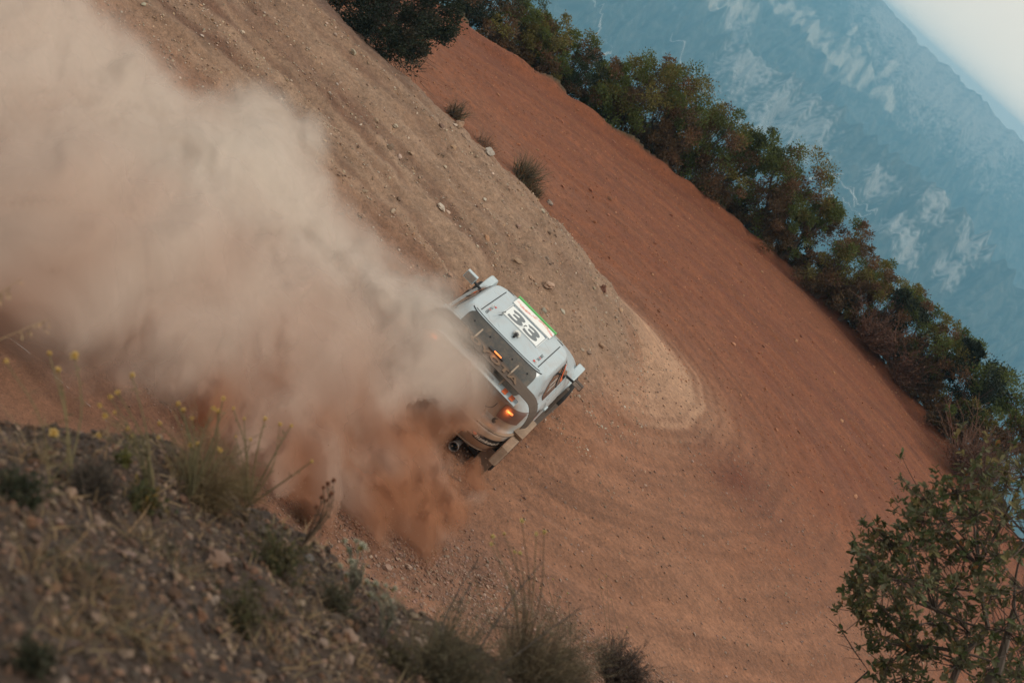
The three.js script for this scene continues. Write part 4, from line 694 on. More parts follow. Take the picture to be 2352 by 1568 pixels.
for (let k = 0; k < 18; k++) {   // second, taller line behind it
  const t = k / 17, px = lerp(1160, 2290, t) + 62 + 18 * n2(k, 21), py = lerp(95, 1000, t) - 62 * Math.sin(t * Math.PI) - 56 + 18 * n2(k, 25);
  tree('hedge_tree', 'shaggy olive tree filling the gaps between the taller trees', px, py, lerp(-40.2, -39, t) - 4.6 * Math.sin(t * Math.PI), 50, { dust: 0.55, tones: [OLIVE, GREEN], clumps: 20, leaves: 170 }).userData.group = 'shaggy trees in the gaps of the row';
}
// juniper on the crest of the inner bank
{
  const c = place(915, 5, -25.2), r = 1.2, root = V(c.x - 0.2, ground(c.x - 0.2, c.z), c.z), o = new THREE.Group(); o.position.copy(root);
  const f = new Faces(), w = new Faces(), L = (v) => v.clone().sub(root);
  stick(w, bent(V(0, -0.05, 0), L(c), 6, 0.06), 0.09, 0.04, BARK, 8);
  for (let k = 0; k < 150; k++) {
    const d = unit(); d.y *= 0.95; const q = c.clone().addScaledVector(d, r * (0.3 + 0.66 * Math.pow(rnd(), 0.5))), cr = r * R(0.13, 0.24);
    if (k % 5 === 0) stick(w, bent(V(0, 0.3, 0), L(q), 5, 0.08), 0.025, 0.006, vary(BARK, 0.2), 5);
    const tone = rnd() < 0.14 ? [0.055, 0.045, 0.025] : rnd() < 0.5 ? [0.020, 0.027, 0.014] : [0.030, 0.038, 0.018];
    for (let j = 0; j < 170; j++) { const p = q.clone().add(V(gauss(), gauss() * 1.3, gauss()).multiplyScalar(cr * 0.5)), out = unit().addScaledVector(d, 0.8); out.y += 0.5; leaf(f, L(p), out.normalize(), unit(), R(0.04, 0.09), R(0.02, 0.045), vary(tone, 0.25)); }
  }
  for (let k = 0; k < 420; k++) { const a = c.clone().add(V(gauss() * r * 0.55, -r * R(0.45, 1.0), gauss() * r * 0.5)), b = a.clone().add(V(gauss() * 0.35 + 0.1, gauss() * 0.18 - 0.1, gauss() * 0.35)); stick(w, bent(L(a), L(b), 3, 0.1), 0.006, 0.002, vary([0.07, 0.055, 0.035], 0.25), 3); }
  thing(o, 'juniper', 'big dark juniper on the crest of the bank, cut by the top edge', 'juniper'); part(o, 'trunk', w.geometry(), woodMaterial); part(o, 'crown', f.geometry(), leafMaterial);
  const c2 = place(800, -10, -25.6), f2 = new Faces(), o2 = new THREE.Group(), r2 = V(c2.x, ground(c2.x, c2.z), c2.z); o2.position.copy(r2); const w2 = new Faces(); stick(w2, [V(0, -0.05, 0), c2.clone().sub(r2)], 0.05, 0.03, BARK, 6);
  for (let k = 0; k < 26; k++) { const q = c2.clone().addScaledVector(unit(), 0.5); for (let j = 0; j < 110; j++) leaf(f2, q.clone().add(V(gauss(), gauss(), gauss()).multiplyScalar(0.1)).sub(r2), unit(), unit(), R(0.03, 0.07), R(0.012, 0.03), vary([0.028, 0.03, 0.016], 0.25)); }
  thing(o2, 'juniper', 'smaller dark juniper left of the big one, mostly above the picture', 'juniper'); part(o2, 'trunk', w2.geometry(), woodMaterial); part(o2, 'crown', f2.geometry(), leafMaterial);
}
// tufts on the crest
const crestRoot = (px, py) => groundHit(px, py);
tuft('grass_tuft', 'largest grey green grass tuft on the bank crest, with long straw stems', crestRoot(1200, 412), 0.62, 420, [[0.10, 0.085, 0.045], [0.17, 0.115, 0.065], [0.07, 0.066, 0.036]], { w: 0.008, foot: 0.16, spread: 0.5 });
tuft('grass_tuft', 'lower grass tuft just below the largest tuft on the crest', crestRoot(1225, 445), 0.32, 240, [[0.10, 0.085, 0.045], [0.16, 0.10, 0.05]], { w: 0.007, foot: 0.12 });
tuft('grass_tuft', 'straw tuft on the crest between the juniper and the largest tuft', crestRoot(1040, 268), 0.48, 240, [[0.15, 0.10, 0.06], [0.10, 0.08, 0.045]], { w: 0.008, foot: 0.13 });
tuft('grass_tuft', 'sparse straw tuft above the pale boulder on the crest', crestRoot(1110, 335), 0.42, 130, [[0.17, 0.105, 0.065]], { w: 0.006, foot: 0.16 });
tuft('grass_tuft', 'dry scrubby tuft at the foot of the juniper', crestRoot(930, 128), 0.36, 260, [[0.085, 0.065, 0.04], [0.12, 0.085, 0.05]], { w: 0.007, foot: 0.22 });
tuft('grass_tuft', 'tiny dry tuft alone on the pale bank face', crestRoot(1017, 362), 0.10, 50, [[0.13, 0.09, 0.055]], { w: 0.006, foot: 0.05 });

// near plants on the lip of the slope
const headGeometry = (() => { const f = new Faces(); for (let k = 0; k < 40; k++) { const d = unit(); d.y = Math.abs(d.y) * 0.9 + 0.1; leaf(f, V(0, 0, 0), d.normalize(), unit(), 1, 0.35, [1, 1, 1]); } for (let k = 0; k < 20; k++) { const d = unit(); leaf(f, V(0, -0.25, 0), d, unit(), 0.55, 0.5, [0.55, 0.42, 0.16]); } return f.geometry(); })();
const yellow = std([0.66, 0.47, 0.16], 0.8, { vertexColors: true, side: THREE.DoubleSide }), paleYellow = std([0.62, 0.52, 0.20], 0.8, { vertexColors: true, side: THREE.DoubleSide }), tan = std([0.30, 0.17, 0.07], 0.8, { vertexColors: true, side: THREE.DoubleSide }), wool = std([0.42, 0.41, 0.31], 0.95, { vertexColors: true, side: THREE.DoubleSide }), seedRed = std([0.20, 0.075, 0.035], 0.9, { vertexColors: true, side: THREE.DoubleSide });
function flowerPlant(name, label, base, heads, opt = {}) {
  const root = groundHit(...base), o = new THREE.Group(); o.position.copy(root); const f = new Faces(), { material = yellow, size = 0.0105, col = [0.13, 0.105, 0.05], z = null, r = 0.0036, leaves = 8, group = 'flowering weeds on the near lip' } = opt;
  thing(o, name, label, 'wildflower', group);
  const fork = V(0, 0.03, 0);
  heads.forEach(([px, py, dz = 0, s = 1], k) => {
    const p = place(px, py, (z ?? root.z) + dz + 0.06 * gauss()).sub(root);
    const mid = fork.clone().lerp(p, 0.5).add(V(gauss() * 0.02, 0.03, gauss() * 0.03));
    const pts = new THREE.CatmullRomCurve3([fork.clone().multiplyScalar(k % 2 ? 1 : 0.2), mid, p]).getPoints(7); stick(f, pts, r, r * 0.5, vary(col, 0.2), 4);
    for (let j = 0; j < leaves; j++) { const q = pts[1 + rnd() * 6 | 0]; leaf(f, q, unit(), unit(), R(0.012, 0.035), R(0.003, 0.007), vary(col, 0.3)); }
    const h = part(o, 'flower_head', headGeometry, material); h.position.copy(p); h.scale.setScalar(size * s * R(0.8, 1.2)); h.rotation.set(gauss() * 0.5, rnd() * 6, gauss() * 0.5);
  });
  part(o, 'stem', f.geometry(), straw);
  return o;
}
flowerPlant('yellow_flower', 'yellow flowered weed left of the thick dry grass, many heads', [340, 1150], [[270, 902], [252, 912], [228, 932], [262, 948], [292, 985], [302, 862], [240, 956], [300, 1003], [225, 1000]]);
flowerPlant('yellow_flower', 'yellow flowered weed with pale budded stems over the dust, centre of three', [430, 1150], [[408, 928], [420, 942], [437, 1022], [365, 973], [363, 1005], [490, 938], [512, 916], [500, 945], [441, 960]]);
flowerPlant('yellow_flower', 'lone yellow flower head at far left above the gravel', [150, 1110], [[170, 818, 0, 1.5], [112, 812], [132, 850]]);
flowerPlant('yellow_flower', 'low yellow flower at far left beside the gravel', [100, 1130], [[121, 995, 0, 1.4], [12, 830]]);
flowerPlant('yellow_flower', 'yellow budded weed in front of the red dust right of the grass', [560, 1170], [[535, 938], [560, 962], [540, 1003], [608, 962], [642, 975], [668, 978], [500, 1030], [575, 1010], [715, 1060]], { size: 0.009 });
flowerPlant('yellow_flower', 'yellow flowers close together in the middle of the dry grass', [450, 1160], [[505, 1035], [452, 1020], [300, 1050], [243, 1085], [335, 1080], [250, 1052]], { size: 0.011 });
flowerPlant('pale_flower', 'tall weed with pale yellow paired heads over the near road', [1190, 1545], [[1182, 1268], [1194, 1270], [1198, 1196], [1158, 1226], [1131, 1232], [1232, 1225], [1250, 1222], [1128, 1250]], { material: paleYellow, size: 0.011, col: [0.15, 0.10, 0.06] });
flowerPlant('pale_flower', 'weed with pale yellow heads leaning right over the near road', [1300, 1560], [[1248, 1304], [1303, 1362], [1270, 1330], [1215, 1332], [1240, 1350]], { material: paleYellow, size: 0.011, col: [0.16, 0.11, 0.065] });
flowerPlant('pale_flower', 'two small pale heads on a thin stem above the dark bush', [1395, 1560], [[1392, 1323], [1376, 1330]], { material: paleYellow, size: 0.011, col: [0.16, 0.11, 0.065] });
flowerPlant('pale_flower', 'single pale yellow head behind the dark bush', [1420, 1566], [[1440, 1440], [1404, 1376]], { material: paleYellow, size: 0.010, col: [0.16, 0.11, 0.065] });
flowerPlant('red_seed_weed', 'thin weed with small red seed heads against the pink dust', [690, 1260], [[765, 1104], [752, 1112], [742, 1120], [760, 1135], [738, 1142], [725, 1165], [748, 1150]], { material: seedRed, size: 0.012, col: [0.10, 0.065, 0.04], leaves: 10 });
flowerPlant('woolly_herb', 'woolly pale headed herb on the lip below the dust fingers', [800, 1370], [[818, 1243], [830, 1256, 0, 1.5], [790, 1242], [800, 1262], [806, 1290, 0, 1.4], [812, 1300], [780, 1300], [796, 1320]], { material: wool, size: 0.014, col: [0.14, 0.13, 0.09], leaves: 16 });
flowerPlant('woolly_herb', 'second woolly herb with pale heads lower on the lip', [870, 1470], [[862, 1340], [885, 1345], [905, 1352], [842, 1336], [896, 1380], [880, 1372], [850, 1365]], { material: wool, size: 0.013, col: [0.14, 0.13, 0.09], leaves: 16 });
flowerPlant('woolly_herb', 'clump of round woolly heads below the dark bush', [1410, 1566], [[1388, 1530, 0, 1.6], [1405, 1528, 0, 1.5], [1420, 1540, 0, 1.7], [1398, 1545, 0, 1.5], [1440, 1558, 0, 1.6], [1345, 1550, 0, 1.4], [1330, 1540, 0, 1.3]], { material: wool, size: 0.016, col: [0.12, 0.12, 0.08] });
// wild oats at the left edge
function oat(label, base, tip, n) {
  const root = place(base[0], base[1], -3.6), end = place(tip[0], tip[1], -3.9), o = new THREE.Group(); o.position.copy(V(root.x, ground(root.x, root.z), root.z)); const q = o.position, f = new Faces();
  const curve = new THREE.CatmullRomCurve3([V(0, 0, 0), root.clone().sub(q), root.clone().lerp(end, 0.5).add(V(0, 0.012, 0)).sub(q), end.clone().sub(q)]), pts = curve.getPoints(18); stick(f, pts, 0.002, 0.0009, STRAW, 4);
  thing(o, 'wild_oat', label, 'grass', 'wild oats at the left edge'); part(o, 'stem', f.geometry(), straw);
  const g = new Faces(); for (let k = 0; k < n; k++) { const p = curve.getPoint(R(0.62, 1)), a = p.clone().add(V(R(-0.012, 0.02), R(-0.03, -0.004), R(-0.01, 0.01))); stick(g, [p, a], 0.0006, 0.0005, STRAW, 3); leaf(g, a, V(R(0.2, 1), R(-0.9, 0.1), R(-0.3, 0.3)).normalize(), unit(), R(0.012, 0.022), 0.0045, vary([0.42, 0.29, 0.16], 0.15)); }
  part(o, 'spikelets', g.geometry(), straw);
}
oat('drooping wild oat stalk at the left edge, lower of two', [-30, 800], [112, 732], 22);
oat('wild oat stalk at the left edge, upper one', [-60, 720], [48, 640], 18);
// bare dark stalks at the bottom
function stalk(label, pts, r = 0.004) {
  const base = place(...pts[0], -4.6), o = new THREE.Group(), gy = ground(base.x, base.z); o.position.set(base.x, Math.min(gy, base.y), base.z); const f = new Faces();
  const list = pts.map(([x, y], i) => place(x, y, -4.6 - 0.12 * i).sub(o.position)); list.unshift(V(0, 0, 0));
  const c = new THREE.CatmullRomCurve3(list).getPoints(16); stick(f, c, r, r * 0.35, [0.060, 0.046, 0.038], 5);
  for (let k = 0; k < 26; k++) { const p = c[3 + rnd() * 13 | 0]; leaf(f, p, unit(), unit(), R(0.008, 0.028), R(0.003, 0.006), vary([0.085, 0.068, 0.04], 0.3)); }
  for (let k = 0; k < 7; k++) { const p = c[6 + rnd() * 10 | 0]; stick(f, bent(p, p.clone().add(V(R(-0.04, 0.09), R(0.02, 0.10), gauss() * 0.03)), 3, 0.1), r * 0.4, r * 0.2, [0.08, 0.058, 0.042], 3); }
  thing(o, 'dry_stalk', label, 'stalk', 'dry stalks at the lower edge'); part(o, 'stem', f.geometry(), straw);
}
stalk('dark dry stalk at the bottom, leftmost and nearly upright', [[995, 1566], [1010, 1460], [1045, 1370], [1098, 1285]], 0.005);
stalk('dark dry stalk beside the leftmost one, shorter', [[1010, 1566], [1030, 1470], [1060, 1380], [1090, 1330]], 0.004);
stalk('long dark dry stalk that leans furthest right over the road', [[1060, 1566], [1120, 1460], [1180, 1370], [1248, 1288]], 0.005);
stalk('dry stalk low between the dark ones', [[1035, 1566], [1075, 1490], [1120, 1420]], 0.004);
stalk('long thin dry stalk lying low toward the dark bush', [[1090, 1566], [1190, 1500], [1270, 1440], [1340, 1390]], 0.004);
// brush at the lip
const nearGroup = 'brush on the near lip';
dryBush('tangled_brush', 'wide tangled brownish brush at the bottom centre', 1195, 1490, -5.0, 105, { n: 900, col: [0.12, 0.088, 0.05], root: groundHit(1200, 1566), group: nearGroup, thick: 0.0016, spread: 0.9 });
dryBush('tangled_brush', 'grey brown brush right of the dark stalks', 1290, 1520, -5.1, 85, { n: 600, col: [0.115, 0.08, 0.048], root: groundHit(1300, 1567), group: nearGroup, thick: 0.0016, spread: 0.9 });
dryBush('tangled_brush', 'low brush at the foot of the dark stalks', 1010, 1530, -4.7, 80, { n: 600, col: [0.095, 0.075, 0.042], root: groundHit(1000, 1560), group: nearGroup, thick: 0.0016, spread: 0.9 });
dryBush('dark_bush', 'dark brown rounded dry bush at the bottom right of centre', 1415, 1500, -6.2, 44, { n: 900, col: [0.065, 0.042, 0.030], root: place(1405, 1562, -6.2), group: nearGroup, thick: 0.0024, spread: 0.85 });
dryBush('straw_brush', 'thick dry straw brush at the left of the dust fingers', 560, 1075, -4.5, 85, { n: 800, col: [0.20, 0.135, 0.068], root: groundHit(540, 1130), group: nearGroup, thick: 0.0013, spread: 1.0 });
dryBush('straw_brush', 'straw brush below the yellow flowers', 430, 1090, -4.4, 80, { n: 600, col: [0.17, 0.12, 0.06], root: groundHit(440, 1130), group: nearGroup, thick: 0.0013, spread: 1.0 });
dryBush('straw_brush', 'sparse reddish brush near the red seed weed', 700, 1150, -4.8, 60, { n: 380, col: [0.14, 0.085, 0.048], root: groundHit(690, 1190), group: nearGroup, thick: 0.0013, spread: 1.0 });
dryBush('straw_brush', 'dark trampled twigs left of the leafy sprout', 200, 1110, -4.0, 40, { n: 300, col: [0.055, 0.042, 0.03], root: groundHit(200, 1125), group: nearGroup, thick: 0.0015, spread: 1.3 });
function herb(label, px, py, rpx, tones, n, size) {
  const root = groundHit(px, py), r = rpx * Math.hypot(root.x, root.y - EYE, root.z) / FOCAL, o = new THREE.Group(); o.position.copy(root); const f = new Faces(), w = new Faces();
  for (let k = 0; k < n; k++) { const b = V(gauss() * r * 0.55, R(0.1, 0.75) * r, gauss() * r * 0.55); stick(w, bent(V(gauss() * r * 0.2, -0.01, gauss() * r * 0.2), b, 3, 0.1), 0.0022, 0.001, vary([0.10, 0.075, 0.045], 0.2), 3); for (let j = 0; j < 16; j++) { const p = b.clone().multiplyScalar(R(0.45, 1.05)); leaf(f, p.add(V(gauss(), gauss(), gauss()).multiplyScalar(r * 0.05)), unit().add(V(0, 0.6, 0)).normalize(), unit(), size * R(0.6, 1.4), size * R(0.25, 0.5), vary(tones[rnd() * tones.length | 0], 0.25)); } }
  thing(o, 'low_shrub', label, 'shrub', 'low shrubs on the near gravel'); part(o, 'twigs', w.geometry(), straw); part(o, 'leaves', f.geometry(), leafMaterial);
}
herb('low green shrub in the gravel, nearest the woolly herbs', 620, 1300, 105, [[0.085, 0.08, 0.03], [0.12, 0.095, 0.045], [0.06, 0.062, 0.026]], 90, 0.016);
herb('low green shrub in the gravel, below the one by the woolly herbs', 540, 1430, 95, [[0.075, 0.072, 0.028], [0.10, 0.082, 0.04]], 70, 0.017);
herb('leafy sprout with yellowing leaves in the gravel at left', 315, 1165, 70, [[0.085, 0.085, 0.03], [0.17, 0.11, 0.03], [0.055, 0.06, 0.022]], 36, 0.026);
herb('dark green sprout at the far left edge', 20, 1150, 80, [[0.035, 0.042, 0.022], [0.05, 0.05, 0.026]], 70, 0.02);
herb('small green sprout above the leafy sprout', 275, 1062, 34, [[0.15, 0.14, 0.04], [0.10, 0.10, 0.03]], 24, 0.018);
herb('grey green herb patch along the lip beside the second woolly herb', 760, 1400, 75, [[0.10, 0.095, 0.055], [0.075, 0.07, 0.04]], 60, 0.014);
herb('small dark shrub at the bottom left corner', 60, 1540, 70, [[0.04, 0.045, 0.025], [0.06, 0.055, 0.03]], 40, 0.018);
herb('brown green herb at the bottom, left of the dark stalks', 900, 1530, 80, [[0.085, 0.072, 0.035], [0.11, 0.085, 0.05]], 60, 0.015);
for (const [px, py, k] of [[90, 1060, 1], [330, 1250, 2], [180, 1330, 3], [420, 1330, 4], [700, 1420, 5], [330, 1480, 6], [640, 1500, 7], [150, 1460, 8], [480, 1180, 9], [60, 1300, 10], [820, 1540, 11], [250, 1400, 12]]) tuft('dry_tuft', ['thin dry tuft at far left on the rim of the slope', 'dry tuft below the leafy sprout', 'dry tuft in the gravel at left, second from the edge', 'dry tuft amid the gravel, left of both low green shrubs', 'dry tuft right of the lower low shrub', 'dry tuft near the bottom, left of the lower low shrub', 'dry tuft near the bottom, under the lower low shrub', 'dry tuft low at left above the corner shrub', 'dry tuft below the straw brush', 'dry tuft at the far left edge, halfway down the slope', 'dry tuft at the bottom, left of the brown green herb', 'dry tuft in the middle of the lower left gravel'][k - 1], groundHit(px, py), R(0.09, 0.16), 90, [STRAW, [0.16, 0.11, 0.06], [0.10, 0.085, 0.045]], { w: 0.0016, spread: 1.1, foot: 0.05, group: 'dry tufts on the near slope' });
// the big leafy bush at the lower right
{
  const root = V(4.35, ground(4.35, -9.1), -9.1), o = new THREE.Group(); o.position.copy(root);
  const L = (v) => v.clone().sub(root), w = new Faces(), leaves = [];
  const clumps = [[2240, 1090, 62], [2300, 1110, 70], [2345, 1080, 60], [2180, 1125, 50], [2110, 1150, 46], [2090, 1190, 40], [2150, 1190, 60], [2220, 1180, 70], [2300, 1190, 80], [2020, 1240, 42], [2070, 1250, 55], [2130, 1260, 60], [2200, 1270, 75], [2280, 1280, 80], [2350, 1230, 80], [1985, 1280, 38], [2000, 1320, 42], [2050, 1330, 52], [2110, 1340, 60], [2180, 1350, 65], [2260, 1370, 75], [2340, 1350, 80], [1960, 1345, 34], [1965, 1400, 40], [2010, 1400, 46], [2060, 1420, 50], [2130, 1430, 55], [2210, 1450, 60], [2300, 1450, 70], [2010, 1460, 36], [2350, 1480, 70], [2020, 1530, 44], [2060, 1560, 46], [2100, 1500, 40], [2180, 1530, 46], [2260, 1540, 50], [2330, 1560, 60]];
  const fork = place(2290, 1545, -9.1), fork2 = place(2215, 1500, -9.0), forks = [[2215, 1500], [2330, 1400], [2270, 1440], [2150, 1400], [2090, 1480], [2250, 1300]].map(([x, y], k) => place(x, y, -9.1 + 0.2 * Math.sin(k * 2.3)));
  stick(w, bent(V(0, -0.05, 0), L(fork), 6, 0.04), 0.055, 0.04, [0.11, 0.085, 0.065], 8);
  stick(w, bent(L(fork).multiplyScalar(0.6), L(fork2), 6, 0.05), 0.035, 0.022, [0.12, 0.085, 0.065], 7);
  stick(w, bent(L(fork), L(place(2330, 1400, -9.2)), 6, 0.05), 0.036, 0.02, [0.11, 0.085, 0.065], 7);
  stick(w, bent(L(fork2), L(place(2270, 1440, -9.0)), 6, 0.05), 0.022, 0.018, [0.11, 0.085, 0.065], 7);
  stick(w, bent(L(fork2), L(forks[3]), 6, 0.06), 0.018, 0.012, [0.10, 0.075, 0.058], 6); stick(w, bent(L(fork2), L(forks[4]), 6, 0.06), 0.016, 0.010, [0.10, 0.075, 0.058], 6); stick(w, bent(L(forks[2]), L(forks[5]), 6, 0.06), 0.018, 0.012, [0.10, 0.075, 0.058], 6);
  for (const [px, py, rp] of clumps) {
    const c = place(px + 16, py, -9.1 + gauss() * 0.35), r = rp * 9.6 / FOCAL * 1.35, from = [...forks].sort((a, b) => (a.distanceTo(c) + (a.y > c.y + 0.05 ? 1 : 0)) - (b.distanceTo(c) + (b.y > c.y + 0.05 ? 1 : 0)))[0];
    stick(w, bent(L(from), L(c), 7, 0.10), 0.010, 0.004, vary([0.085, 0.06, 0.045], 0.15), 5);
    for (let k = 0; k < 26; k++) {
      const t = c.clone().add(V(gauss(), gauss() * 0.8, gauss()).multiplyScalar(r * 0.8)), dir = t.clone().sub(c).normalize().add(V(0.1, 0.75, 0)).normalize();
      stick(w, bent(L(c).lerp(L(from), 0.12 * rnd()), L(t), 4, 0.1), 0.004, 0.0018, vary([0.085, 0.055, 0.04], 0.2), 4);
      const tone = rnd() < 0.15 ? [0.19, 0.15, 0.055] : rnd() < 0.35 ? [0.085, 0.10, 0.036] : [0.135, 0.125, 0.062], m = 6 + (rnd() * 7 | 0);
      for (let j = 0; j < m; j++) { const d = unit().addScaledVector(dir, 0.9); d.normalize(); const nor = dir.clone().addScaledVector(unit(), 0.5); nor.addScaledVector(d, -nor.dot(d)).normalize(); leaves.push({ p: L(t).addScaledVector(dir, -0.05 * rnd()), d, nor, s: 0.024 + 0.044 * Math.pow(rnd(), 1.3), tone: rnd() < 0.012 ? [0.24, 0.10, 0.03] : vary(tone, 0.2) }); }
    }
  }
  thing(o, 'leafy_bush', 'large leafy green bush filling the lower right corner', 'bush');
  part(o, 'branches', w.geometry(), woodMaterial);
  const shape = (() => { const f = new Faces(), cuts = [[0, 0], [0.3, 0.15], [0.65, 0.22], [0.92, 0.13], [1, 0]]; for (let i = 0; i < 4; i++) for (const s of [-1, 1]) { const a = cuts[i], b = cuts[i + 1], q = (t, ww) => V(s * ww, -Math.abs(ww) * -0.35 - 0.16 * t * t, t); f.quad(q(a[0], 0), q(a[0], a[1]), q(b[0], b[1]), q(b[0], 0), [1, 1, 1]); } return f.geometry(); })();
  const tones = [[0.13, 0.122, 0.06], [0.085, 0.10, 0.036], [0.17, 0.145, 0.06], [0.115, 0.10, 0.055]].map((c) => phys(c, { roughness: 0.55, transmission: 0.15, thickness: 0, specularIntensity: 0.4, side: THREE.DoubleSide }));
  const f = new Faces(); let k = 0;
  leaves.sort((a, b) => b.s * (1 + 0.2 * b.p.z) - a.s * (1 + 0.2 * a.p.z));
  for (const l of leaves) {
    if (k++ < 300) { const m = part(o, 'leaf', shape, tones[k % 4]); m.matrixAutoUpdate = true; m.quaternion.setFromRotationMatrix(new THREE.Matrix4().makeBasis(l.nor.clone().cross(l.d).normalize(), l.nor, l.d)); m.position.copy(l.p); m.scale.setScalar(l.s * 1.1); } else {
      const s = l.d.clone().cross(l.nor).normalize(), q = (t, ww, side) => l.p.clone().addScaledVector(l.d, l.s * t).addScaledVector(s, side * ww * l.s).addScaledVector(l.nor, l.s * (0.35 * ww - 0.16 * t * t));
      for (const side of [-1, 1]) { f.tri(q(0, 0, side), q(0.3, 0.15, side), q(0.3, 0, side), l.tone); f.quad(q(0.3, 0, side), q(0.3, 0.15, side), q(0.7, 0.22, side), q(0.7, 0, side), l.tone); f.quad(q(0.7, 0, side), q(0.7, 0.22, side), q(0.95, 0.11, side), q(1, 0, side), l.tone); }
    }
  }
  const rest = part(o, 'foliage', f.geometry(), leafMaterial); rest.userData.kind = 'stuff';
  // bare twig left of it
  const t = new THREE.Group(), tr = place(2010, 1566, -9.2); t.position.set(tr.x, ground(tr.x, tr.z), tr.z); const tf = new Faces(), TL = (x, y) => place(x, y, -9.2).sub(t.position);
  stick(tf, [V(0, 0, 0), TL(1995, 1540), TL(1960, 1490), TL(1935, 1450), TL(1905, 1420)], 0.008, 0.002, [0.06, 0.042, 0.034], 5);
  for (const [a, b, c, d] of [[1960, 1490, 1925, 1478], [1935, 1450, 1928, 1415], [1945, 1462, 1915, 1455], [1980, 1515, 1940, 1510], [1920, 1437, 1908, 1432]]) stick(tf, bent(TL(a, b), TL(c, d), 3, 0.1), 0.003, 0.001, [0.06, 0.042, 0.034], 4);
  thing(t, 'bare_twig', 'bare dark twig sticking out left of the leafy bush', 'twig'); part(t, 'stem', tf.geometry(), woodMaterial);
}
console.log('plants done');
// ---------------------------------------------------------------- stones
function rockShape(seed, detail, rough) {
  const g = new THREE.IcosahedronGeometry(1, detail), p = g.attributes.position, r = seeded(seed), ox = r() * 50, sx = 0.75 + 0.5 * r(), sy = 0.5 + 0.35 * r(), sz = 0.75 + 0.5 * r();
  const cutN = []; for (let k = 0; k < 7; k++) cutN.push([V(r() - 0.5, r() - 0.5, r() - 0.5).normalize(), 0.62 + 0.3 * r()]);
  for (let i = 0; i < p.count; i++) { const v = V(p.getX(i), p.getY(i), p.getZ(i)); v.multiplyScalar(1 + rough * n3(v.x * 1.6 + ox, v.y * 1.6, v.z * 1.6)); for (const [n, d] of cutN) { const e = v.dot(n) - d; if (e > 0) v.addScaledVector(n, -e * 0.9); } p.setXYZ(i, v.x * sx, v.y * sy, v.z * sz); }
  g.deleteAttribute('uv'); const q = g.index ? g.toNonIndexed() : g; q.computeVertexNormals(); return q;
}
const fineRocks = [0, 1, 2, 3].map((k) => rockShape(60 + k, 0, 0.45)), roundRocks = [0, 1, 2, 3, 4, 5].map((k) => rockShape(80 + k, 1, 0.4)), bigRocks = [0, 1, 2].map((k) => rockShape(90 + k, 2, 0.4));
const stoneMaterial = std([1, 1, 1], 0.95);
const TONES = { near: [[0.085, 0.050, 0.031], [0.13, 0.079, 0.052], [0.048, 0.030, 0.021], [0.21, 0.145, 0.105], [0.115, 0.060, 0.034], [0.066, 0.046, 0.034]], bank: [[0.28, 0.19, 0.13], [0.38, 0.28, 0.20], [0.20, 0.13, 0.09], [0.33, 0.20, 0.12], [0.42, 0.34, 0.26]], red: [[0.22, 0.08, 0.04], [0.30, 0.12, 0.06], [0.26, 0.10, 0.05], [0.34, 0.17, 0.09]], gravel: [[0.24, 0.145, 0.10], [0.19, 0.11, 0.078], [0.30, 0.20, 0.145], [0.26, 0.17, 0.125]] };
function scatter(name, label, shapes, spots, tones, spread) {
  const lists = shapes.map(() => []); spots.forEach((s, i) => lists[i % shapes.length].push(s));
  const M = new THREE.Matrix4(), Q = new THREE.Quaternion(), E = new THREE.Euler(), C = new THREE.Color();
  lists.forEach((list, q) => {
    const m = new THREE.InstancedMesh(shapes[q], stoneMaterial, list.length);
    list.forEach(([x, y, z, s], i) => { E.set(gauss() * 0.7, rnd() * 6.3, gauss() * 0.7); Q.setFromEuler(E); M.compose(V(x, y, z), Q, V(s * R(0.8, 1.3), s * R(0.6, 1.0), s * R(0.8, 1.2))); m.setMatrixAt(i, M); const t = vary(tones[rnd() * tones.length | 0], spread); C.setRGB(...t); m.setColorAt(i, C); });
    thing(m, name, label, 'gravel', null, 'stuff');
  });
}
// loose gravel of the near slope
{
  const spots = [];
  for (let k = 0; k < 80000; k++) { const x = R(-3.2, 3.2), lip = table(LIP_X, LIP_Z, x), z = lip + R(-0.7, 3.3), t = terrain(x, z); if (t.region !== 'slope') continue; const s = 0.0032 + 0.0125 * Math.pow(rnd(), 3.4); spots.push([x, t.y + s * 0.2, z, s]); }
  scatter('slope_gravel', 'mixed grey and brown loose gravel covering the near slope', roundRocks, spots, TONES.near, 0.3);
}
// straw and twig litter
{
  const g = new Faces(); g.quad(V(-0.02, 0, 0), V(0.03, 0.04, 0.25), V(0.01, 0.08, 1), V(-0.02, 0.05, 0.5), [1, 1, 1]); const geo = g.geometry(), list = [];
  for (let k = 0; k < 16000; k++) { const x = R(-3.2, 3.2), z = table(LIP_X, LIP_Z, x) + R(-0.5, 3.2), t = terrain(x, z); if (t.region !== 'slope' || n2(x * 1.6, z * 1.6) < R(-0.5, 0.6)) continue; list.push([x, t.y, z]); }
  const m = new THREE.InstancedMesh(geo, std([1, 1, 1], 0.95, { side: THREE.DoubleSide }), list.length), M = new THREE.Matrix4(), C = new THREE.Color();
  list.forEach(([x, y, z], i) => { M.compose(V(x, y + 0.006, z), new THREE.Quaternion().setFromEuler(new THREE.Euler(-Math.abs(gauss()) * 0.5, rnd() * 6.3, gauss() * 0.3, 'YXZ')), V(0.09, 0.05, R(0.03, 0.11))); m.setMatrixAt(i, M); C.setRGB(...vary(i % 3 ? [0.17, 0.115, 0.06] : [0.07, 0.05, 0.035], 0.25)); m.setColorAt(i, C); });
  thing(m, 'straw_litter', 'dry straw and twig litter between the stones of the near slope', 'litter', null, 'stuff');
}
